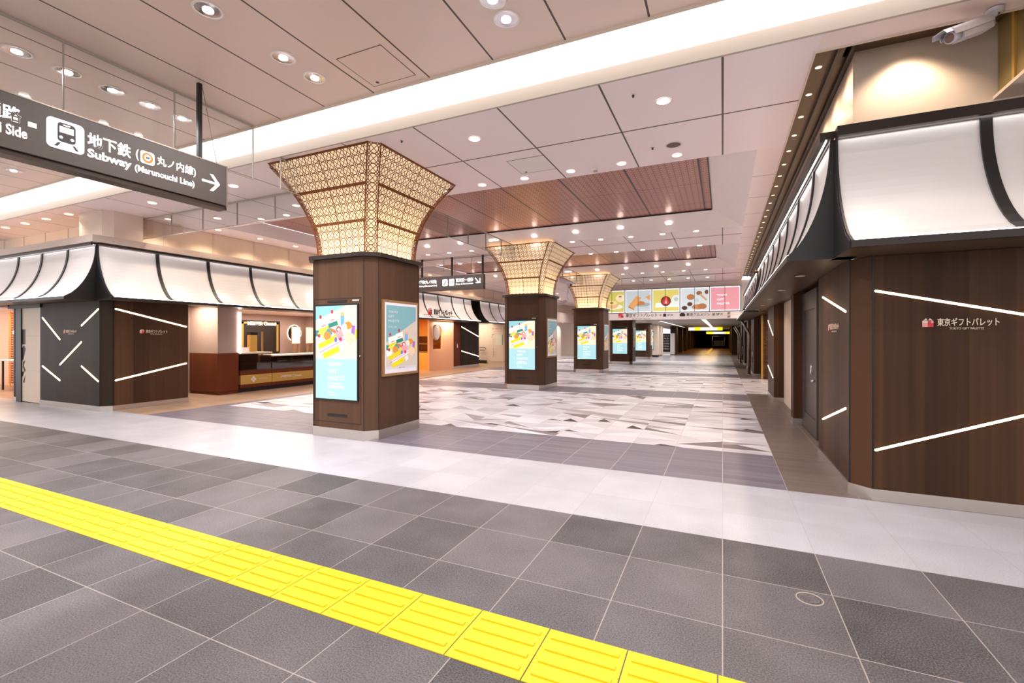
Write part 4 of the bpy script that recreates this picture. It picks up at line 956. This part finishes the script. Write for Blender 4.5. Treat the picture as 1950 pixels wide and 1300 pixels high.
area('shop_fill', (-13.6, 16.6, 2.40), 2.0, 3.5, 110, (1, .66, .34))
area('shop_fill', (-11.9, 18.9, 2.28), .4, 1.6, 34, (1, .78, .6))  # added fill without a fitting, brightens the outer apricot wall
# corridor wall with the floor map
struct(MB().box(-16, 24.3, 0, -11.4, 24.4, 2.3), 'wall_left', M['cream'])
mp = thing('floor_guide', (-12.0, 24.28, .4), 'tall floor guide board with red heading and map on the cream corridor wall', 'map board')
MB().box(-12.35, 24.27, .15, -11.55, 24.3, 2.15).build('board', M['cream'], mp)
o_ = (0, 24.269, 0)
mb = MB(); rect(mb, o_, '-y', -12.05, 1.1, -11.6, 1.7, 0, .002, 0, L((222, 224, 206))); rect(mb, o_, '-y', -11.66, 1.1, -11.6, 1.7, .002, .001, 0, L((120, 150, 130)))
for k in range(4): poly(mb, o_, '-y', ell(-12.22, 1.42 - .13 * k, .04, .04, 12), 0, .002, 0, L((170, 150, 130))); poly(mb, o_, '-y', ell(-12.22, 1.42 - .13 * k, .028, .028, 12), .002, .001, 0, L((226, 208, 188)))
for k in range(6): rect(mb, o_, '-y', -12.24, .88 - .09 * k, -12.2, .92 - .09 * k, 0, .002, 0, L((110, 90, 80))); rect(mb, o_, '-y', -12.15, .89 - .09 * k, -12.0, .905 - .09 * k, 0, .002, 0, L((180, 160, 140)))
poly(mb, o_, '-y', [(-12.32, 1.72), (-12.32, 1.5), (-12.29, 1.5), (-12.29, 1.68), (-12.1, 1.74), (-12.1, 1.76)], 0, .002, 0, L((150, 130, 110)))
poly(mb, o_, '-y', ell(-12.25, 2.05, .05, .05, 14), 0, .002, 0, L((180, 40, 50))); poly(mb, o_, '-y', ell(-12.25, 2.05, .025, .025, 12), .002, .001, 0, L((230, 210, 190)))
mb.build('map_print', M['print'], mp, True)
text('東京駅一番街', o_, '-y', -12.12, 2.02, .45, .06, M['red'], mp, 'lettering', .002, .01)
text('TOKYO STATION GUIDE', o_, '-y', -12.2, 1.88, .5, .035, M['red'], mp, 'lettering', .002) if False else text('B1F・1F・2F', o_, '-y', -12.2, 1.88, .5, .045, M['red'], mp, 'lettering', .002)
rl = thing('wall_handrail', (-12.9, 24.2, .8), 'dark looped handrail on the cream wall beside the floor guide', 'handrail')
MB().tube([(-13.1, 24.29, .95), (-13.1, 24.2, .95), (-12.75, 24.2, .95), (-12.68, 24.2, .87), (-12.75, 24.2, .79), (-13.1, 24.2, .79), (-13.1, 24.29, .79)], .018).build('tube', M['blk_text'], rl)
bx = thing('floor_box', (-12.9, 24.1, 0), 'low black box against the cream wall below the handrail', 'box')
MB().box(-13.2, 24.1, .02, -12.65, 24.28, .2).build('body', M['black'], bx); MB().box(-13.2, 24.0, 0, -12.6, 24.28, .02).build('yellow_mat', M['yellow'], bx)
area('shop_fill', (-13.2, 23.3, 2.6), 2.0, 1.0, 50, (1, .86, .68))
# far left walls
struct(MB().box(-12.6, 24.4, 0, -12.3, 37, 2.75), 'wall_left', M['white_tile']); struct(MB().box(-22, 40, 0, -5.7, 40.2, 4.3), 'wall_back', M['cream'])
struct(MB().box(-12.5, 27.05, 2.75, -11.6, 40, 3.5), 'wall_left', M['beige'])
place_row([(-11.9, 29 + 2.4 * k, 2.745) for k in range(4)], 'warm wall washer under the far left soffit, %s from the front', 'wall washers far left', 80, .07, (1, .85, .65), 'lampw', 130)

for yy in (27, 31, 35): place_row([(-6.8 - 1.2 * k, yy, 4.229) for k in range(4)], 'round white downlight added to brighten the far hall left of the billboard, %s from the right', 'added far hall downlights', 70)  # rows added to lift the dark far hall
# ================================================================== billboard
t = thing('billboard', (-2.57, 24.1, 2.43), 'long lit billboard of sweets photographs over a pale pink name strip across the hall', 'billboard')
BX0 = -5.90; PW = .666
MB().box(BX0, 24.06, 2.78, .78, 24.2, 3.98).build('cabinet', M['black'], t)
MB().box(BX0, 24.03, 2.43, .95, 24.2, 2.77).build('name_strip', M['pinkw'] if 'pinkw' in M else M['white'], t)
o_ = (0, 24.058, 0)
def E(cx, cy, a, b, c, rot=0, d=.003): poly(bb, o_, '-y', [(min(max(x, lim0), lim1), min(max(y, 2.86), 3.88)) for x, y in ell(cx, cy, a, b, 18, math.radians(rot))], d, .001, 0, L(c))
def Q(pts, c, d=.003): poly(bb, o_, '-y', pts, d, .001, 0, L(c))
pics = []
for k in range(5):
    bb = MB(); a0 = BX0 + .02 + k * 2 * PW; a1 = a0 + 2 * PW - .02; lim0, lim1 = a0 + .05, a1 - .05
    bg = [(206, 196, 96), (196, 204, 208), (226, 208, 110), (214, 220, 222), (232, 154, 164)][k]
    rect(bb, o_, '-y', a0, 2.80, a1, 3.96, 0, .001, 0, L((246, 244, 246)))
    rect(bb, o_, '-y', a0 + .05, 2.86, a1 - .05, 3.90, .001, .001, 0, L(bg)); m_ = (a0 + a1) / 2
    if k == 0:
        E(m_ + .05, 3.12, .5, .14, (240, 232, 214)); E(m_ + .0, 3.22, .34, .2, (226, 184, 120), 0, .0045); E(m_ - .02, 3.32, .30, .12, (240, 208, 150), 0, .006); E(m_ - .02, 3.33, .1, .04, (150, 96, 50), 0, .0075)
        E(m_ + .42, 3.56, .24, .2, (240, 220, 176), 0, .0045); E(m_ + .42, 3.64, .08, .04, (150, 96, 50), 0, .006)
    elif k == 1:
        E(m_ + .2, 3.2, .4, .1, (160, 168, 172)); Q([(m_ - .1, 3.44), (m_ + .30, 3.34), (m_ + .34, 3.20), (m_ - .1, 3.16)], (196, 124, 66), .0045); Q([(m_ - .5, 3.14), (m_ - .1, 3.64), (m_ + .16, 3.56), (m_ - .22, 2.98)], (222, 160, 96), .006); Q([(m_ - .5, 3.14), (m_ - .22, 2.98), (m_ - .2, 2.93), (m_ - .48, 3.08)], (160, 84, 40), .0065); Q([(m_ + .34, 3.56), (m_ + .6, 3.70), (m_ + .6, 3.40)], (220, 158, 96), .006)
    elif k == 2:
        Q([(m_ - .52, 3.04), (m_ + .6, 3.04), (m_ + .6, 3.26), (m_ - .46, 3.26)], (244, 244, 244), .003); E(m_ + .5, 3.36, .24, .28, (232, 236, 232), 0, .0045); E(m_ + .48, 3.42, .1, .1, (190, 200, 192), 0, .006)
        E(m_, 3.34, .24, .25, (122, 46, 40), 0, .0045); Q([(m_ - .17, 3.2), (m_ + .17, 3.2), (m_ + .05, 3.55), (m_ - .04, 3.55)], (226, 60, 52), .006); Q([(m_ - .05, 3.22), (m_ + .05, 3.22), (m_ + .0, 3.48)], (250, 226, 216), .0075)
    elif k == 3:
        for q in ((-.18, 3.5, .18, .14, (186, 116, 66)), (-.22, 3.16, .12, .1, (92, 50, 36)), (-.46, 2.98, .13, .1, (80, 44, 34)), (.2, 3.68, .13, .1, (150, 96, 56)), (.54, 3.72, .1, .1, (110, 66, 44)), (.16, 3.02, .3, .13, (196, 132, 84)), (.34, 3.04, .2, .14, (176, 112, 66)), (.1, 3.34, .1, .1, (196, 204, 206))): E(m_ + q[0], q[1], q[2], q[3], q[4], 0, .0045 + abs(q[0]) * .002)
        Q([(m_ + .2, 3.60), (m_ + .5, 3.3), (m_ + .56, 3.36), (m_ + .28, 3.66)], (206, 160, 110), .006)
    pc = bb.build('picture_panel', M['bill'], t, True)
    if k == 4:
        for s_, v, ww in (('TOKYO', 3.50, .42), ('GIFT', 3.30, .3), ('PALETTE', 3.10, .52)): text(s_, o_, '-y', a0 + .32, v, ww, .09, M['white_lit'], pc, 'lettering', .003, 0, .003)
mb = MB()
for k in range(11): x = BX0 + k * PW; mb.box(x - .008, 24.035, 2.78, x + .008, 24.06, 3.98)
mb.box(BX0, 24.035, 3.965, .78, 24.06, 3.98); mb.build('mullions', M['black'], t)
o_ = (0, 24.029, 0)
mb = MB(); gift(mb, o_, '-y', -4.9, 2.55, .27, .004); mb.build('gift_emblem', [M['red'], M['pink'], M['red']], t)
text('東京ギフトパレット', o_, '-y', -4.52, 2.56, 1.56, .21, M['blk_text'], t, 'lettering', .004, .012)
text('TOKYO GIFT PALETTE', o_, '-y', -4.2, 2.455, .9, .05, M['blk_text'], t, 'small_lettering', .004)
text('←', o_, '-y', -2.86, 2.60, .14, .1, M['blk_text'], t, 'arrow', .004, .02)
mb = MB(); poly(mb, o_, '-y', rrect(-2.68, 2.57, -2.54, 2.72, .02), 0, .003); mb.build('pictogram', M['blk_text'], t)
text('1F→', o_, '-y', -2.5, 2.60, .28, .1, M['blk_text'], t, 'lettering', .004, .02)
mb = MB(); poly(mb, o_, '-y', [(-1.90, 2.57), (-1.67, 2.57), (-1.65, 2.66), (-1.72, 2.74), (-1.85, 2.74), (-1.92, 2.66)], 0, .003); mb.build('bowl_emblem', M['blk_text'], t)
text('東京グルメゾン', o_, '-y', -1.60, 2.57, 1.06, .16, M['blk_text'], t, 'lettering', .004, .012)
text('2F↗', o_, '-y', -.28, 2.60, .28, .1, M['blk_text'], t, 'lettering', .004, .02)
for a, b in ((-.45, 2.58), (.2, 2.62), (.2, 2.46)):
    mb = MB(); poly(mb, o_, '-y', rrect(a, b, a + .13, b + .13, .015), 0, .003); p_ = mb.build('pictogram', M['slot_grey'], t)
    mb = MB(); poly(mb, o_, '-y', [(a + .02, b + .03), (a + .09, b + .1), (a + .11, b + .09), (a + .05, b + .02)], .003, .001); mb.build('symbol', M['blk_text'], p_)
struct(MB().box(-5.9, 24.2, 2.56, 1.2, 24.3, 4.23).box(-5.9, 24.2, 2.56, -5.8, 40, 4.23), 'wall_bulkhead', M['white'])
# low ceiling beyond
struct(MB().box(-6.0, 24.3, 2.56, 1.4, 110, 2.62), 'ceiling', M['slot_grey'])
cs = thing('ceiling_light_line', (-3.3, 36, 2.55), 'left white light line in the low ceiling beyond the billboard', 'light'); MB().box(-3.6, 30, 2.55, -3.45, 50, 2.56).build('diffuser', M['white_lit'], cs)
cs = thing('ceiling_light_line', (-1.0, 36, 2.55), 'right white light line in the low ceiling beyond the billboard', 'light'); MB().box(-1.1, 28, 2.55, -.85, 50, 2.56).build('diffuser', M['white_lit'], cs)
area('corridor_light', (-2.5, 36, 2.5), 4, 10, 220, (1, .94, .92))
area('corridor_light', (-1.6, 58, 2.5), 2, 24, 240, (1, .66, .28))
# white column with screen, vending machine, menu board
t = thing('white_column', (-5.15, 38.2, 0), 'cream column with a lit screen, behind the fifth pillar', 'column')
MB().box(-5.62, 38, .15, -4.66, 38.8, 2.56).build('shaft', M['cream'], t); MB().box(-5.64, 37.98, 0, -4.64, 38.8, .15).build('plinth', M['black'], t)
MB().box(-5.58, 37.98, .56, -4.95, 38, 2.0).build('screen_bezel', M['black'], t)
mb = MB(); o_ = (0, 37.98, 0); rect(mb, o_, '-y', -5.55, .6, -4.98, 1.22, 0, .002, 0, L((178, 226, 232))); rect(mb, o_, '-y', -5.55, 1.22, -4.98, 1.96, 0, .002, 0, L(CREAM)); cluster(mb, o_, '-y', -5.55, 1.22, .57, .7, .002); mb.build('screen_picture', M['disp'], t, True)
MB().box(-5.5, 37.985, .36, -5.1, 38, .42).box(-5.5, 37.985, 2.08, -5.1, 38, 2.12).build('vent_slot', M['dark'], t)
struct(MB().box(-4.64, 40, .1, -4.9, 41, 2.56).box(-5.8, 41, 0, -4.6, 41.2, 2.56), 'wall_back', M['cream'])
t = thing('vending_machine', (-4.4, 43.3, 0), 'black fronted standing machine with white side and rows of white lettering beyond the hall', 'machine')
MB().box(-4.84, 43, .1, -4.2, 43.9, 1.88).build('front', M['black'], t); MB().box(-4.2, 43, .05, -3.85, 43.9, 1.90).build('side_panel', M['white'], t); MB().box(-4.84, 42.98, .05, -4.2, 43, .25).build('base', M['white'], t)
for k in range(6): text(('おいしい', '東京', 'みやげ', 'COFFEE', 'DRINK', 'MENU')[k], (0, 42.995, 0), '-y', -4.76, 1.62 - .23 * k, .45, .12, M['white'], t, 'lettering')
# dark corridor
for k in range(9):
    struct(MB().box(-3.9 - .15, 43.9 + 6.5 * k, 0, -3.75, 44.9 + 6.5 * k, 2.56), 'wall_left', M['lam']); struct(MB().box(.75, 46 + 6.5 * k, 0, 1.2, 48 + 6.5 * k, 2.56), 'wall_right', M['lam'])
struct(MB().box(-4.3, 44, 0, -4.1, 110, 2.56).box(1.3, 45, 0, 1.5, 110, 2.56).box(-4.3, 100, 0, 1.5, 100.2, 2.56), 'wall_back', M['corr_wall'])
tp2 = thing('tactile_paving', (-1.3, 60, 0), 'far yellow guide line running down the dark corridor', 'tactile paving')
MB().box(-1.5, 45.5, 0, -1.2, 95, .005).build('strip', M['yellow'], tp2)
def litsign(x0, x1, y, z0, z1, lab, yel):
    t = thing('lit_sign', ((x0 + x1) / 2, y, z0), lab, 'sign')
    MB().box(x0, y, z0, x1, y + .2, z1).build('box', M['white_lit'], t)
    mb = MB()
    for a, b in yel: mb.box(x0 + a * (x1 - x0), y - .01, z0, x0 + b * (x1 - x0), y, z1)
    mb.build('yellow_panel', M['yel_lit'], t)
    for x in (x0 + .2, x1 - .2): MB().box(x, y + .08, z1, x + .04, y + .12, 2.56).build('hanger', M['black'], t)
litsign(-3.14, 0, 50, 2.24, 2.53, 'nearer white and yellow lit station sign in the dark corridor', ((.18, .36), (.84, 1)))
litsign(-1.77, .78, 60, 1.95, 2.2, 'farther lower white and yellow lit station sign in the dark corridor', ((0, .3), (.8, 1)))
# folded carts in the corridor
t = thing('hand_cart', (-.6, 70, 0), 'dark stacked trolley standing far down the corridor', 'trolley')
MB().box(-1.3, 70, .35, .3, 71, .5).box(-1.1, 70.2, .5, .2, 70.9, 1.1).build('load', M['black'], t)
mb = MB()
for x in (-1.25, .25): mb.tube([(x, 70, .3), (x, 70, 1.7)], .04)
mb.tube([(-1.25, 70, 1.7), (.25, 70, 1.7)], .04); mb.build('frame', M['steel_d'], t)
for x in (-1.1, .1): MB().lathe((x, 70.2, .16), [(.14, -.05), (.16, 0), (.14, .05)], 16, 0, 'y').build('wheel', M['black'], t)
# steel posts on the right
for y, lab in ((21.6, 'nearest bent steel post standing by the right hand shops'), (31.5, 'second bent steel post along the right hand shops'), (35.5, 'farthest bent steel post by the corridor')):
    t = thing('steel_post', (1.0, y, 0), lab, 'post', 'bent steel posts')
    MB().tube([(1.0, y, 0), (1.0, y, 1.62), (.98, y, 1.74), (.72, y, 2.25)], .055, 14).build('tube', M['steel_d'], t)
    MB().lathe((1.0, y, 0), [(.09, .001), (.09, .03), (.06, .035)], 18).build('base_flange', M['steel_d'], t)
    MB().tube([(1.06, y, .95), (1.12, y, 1.0), (1.12, y, .5)], .02).build('handle', M['chrome'], t)
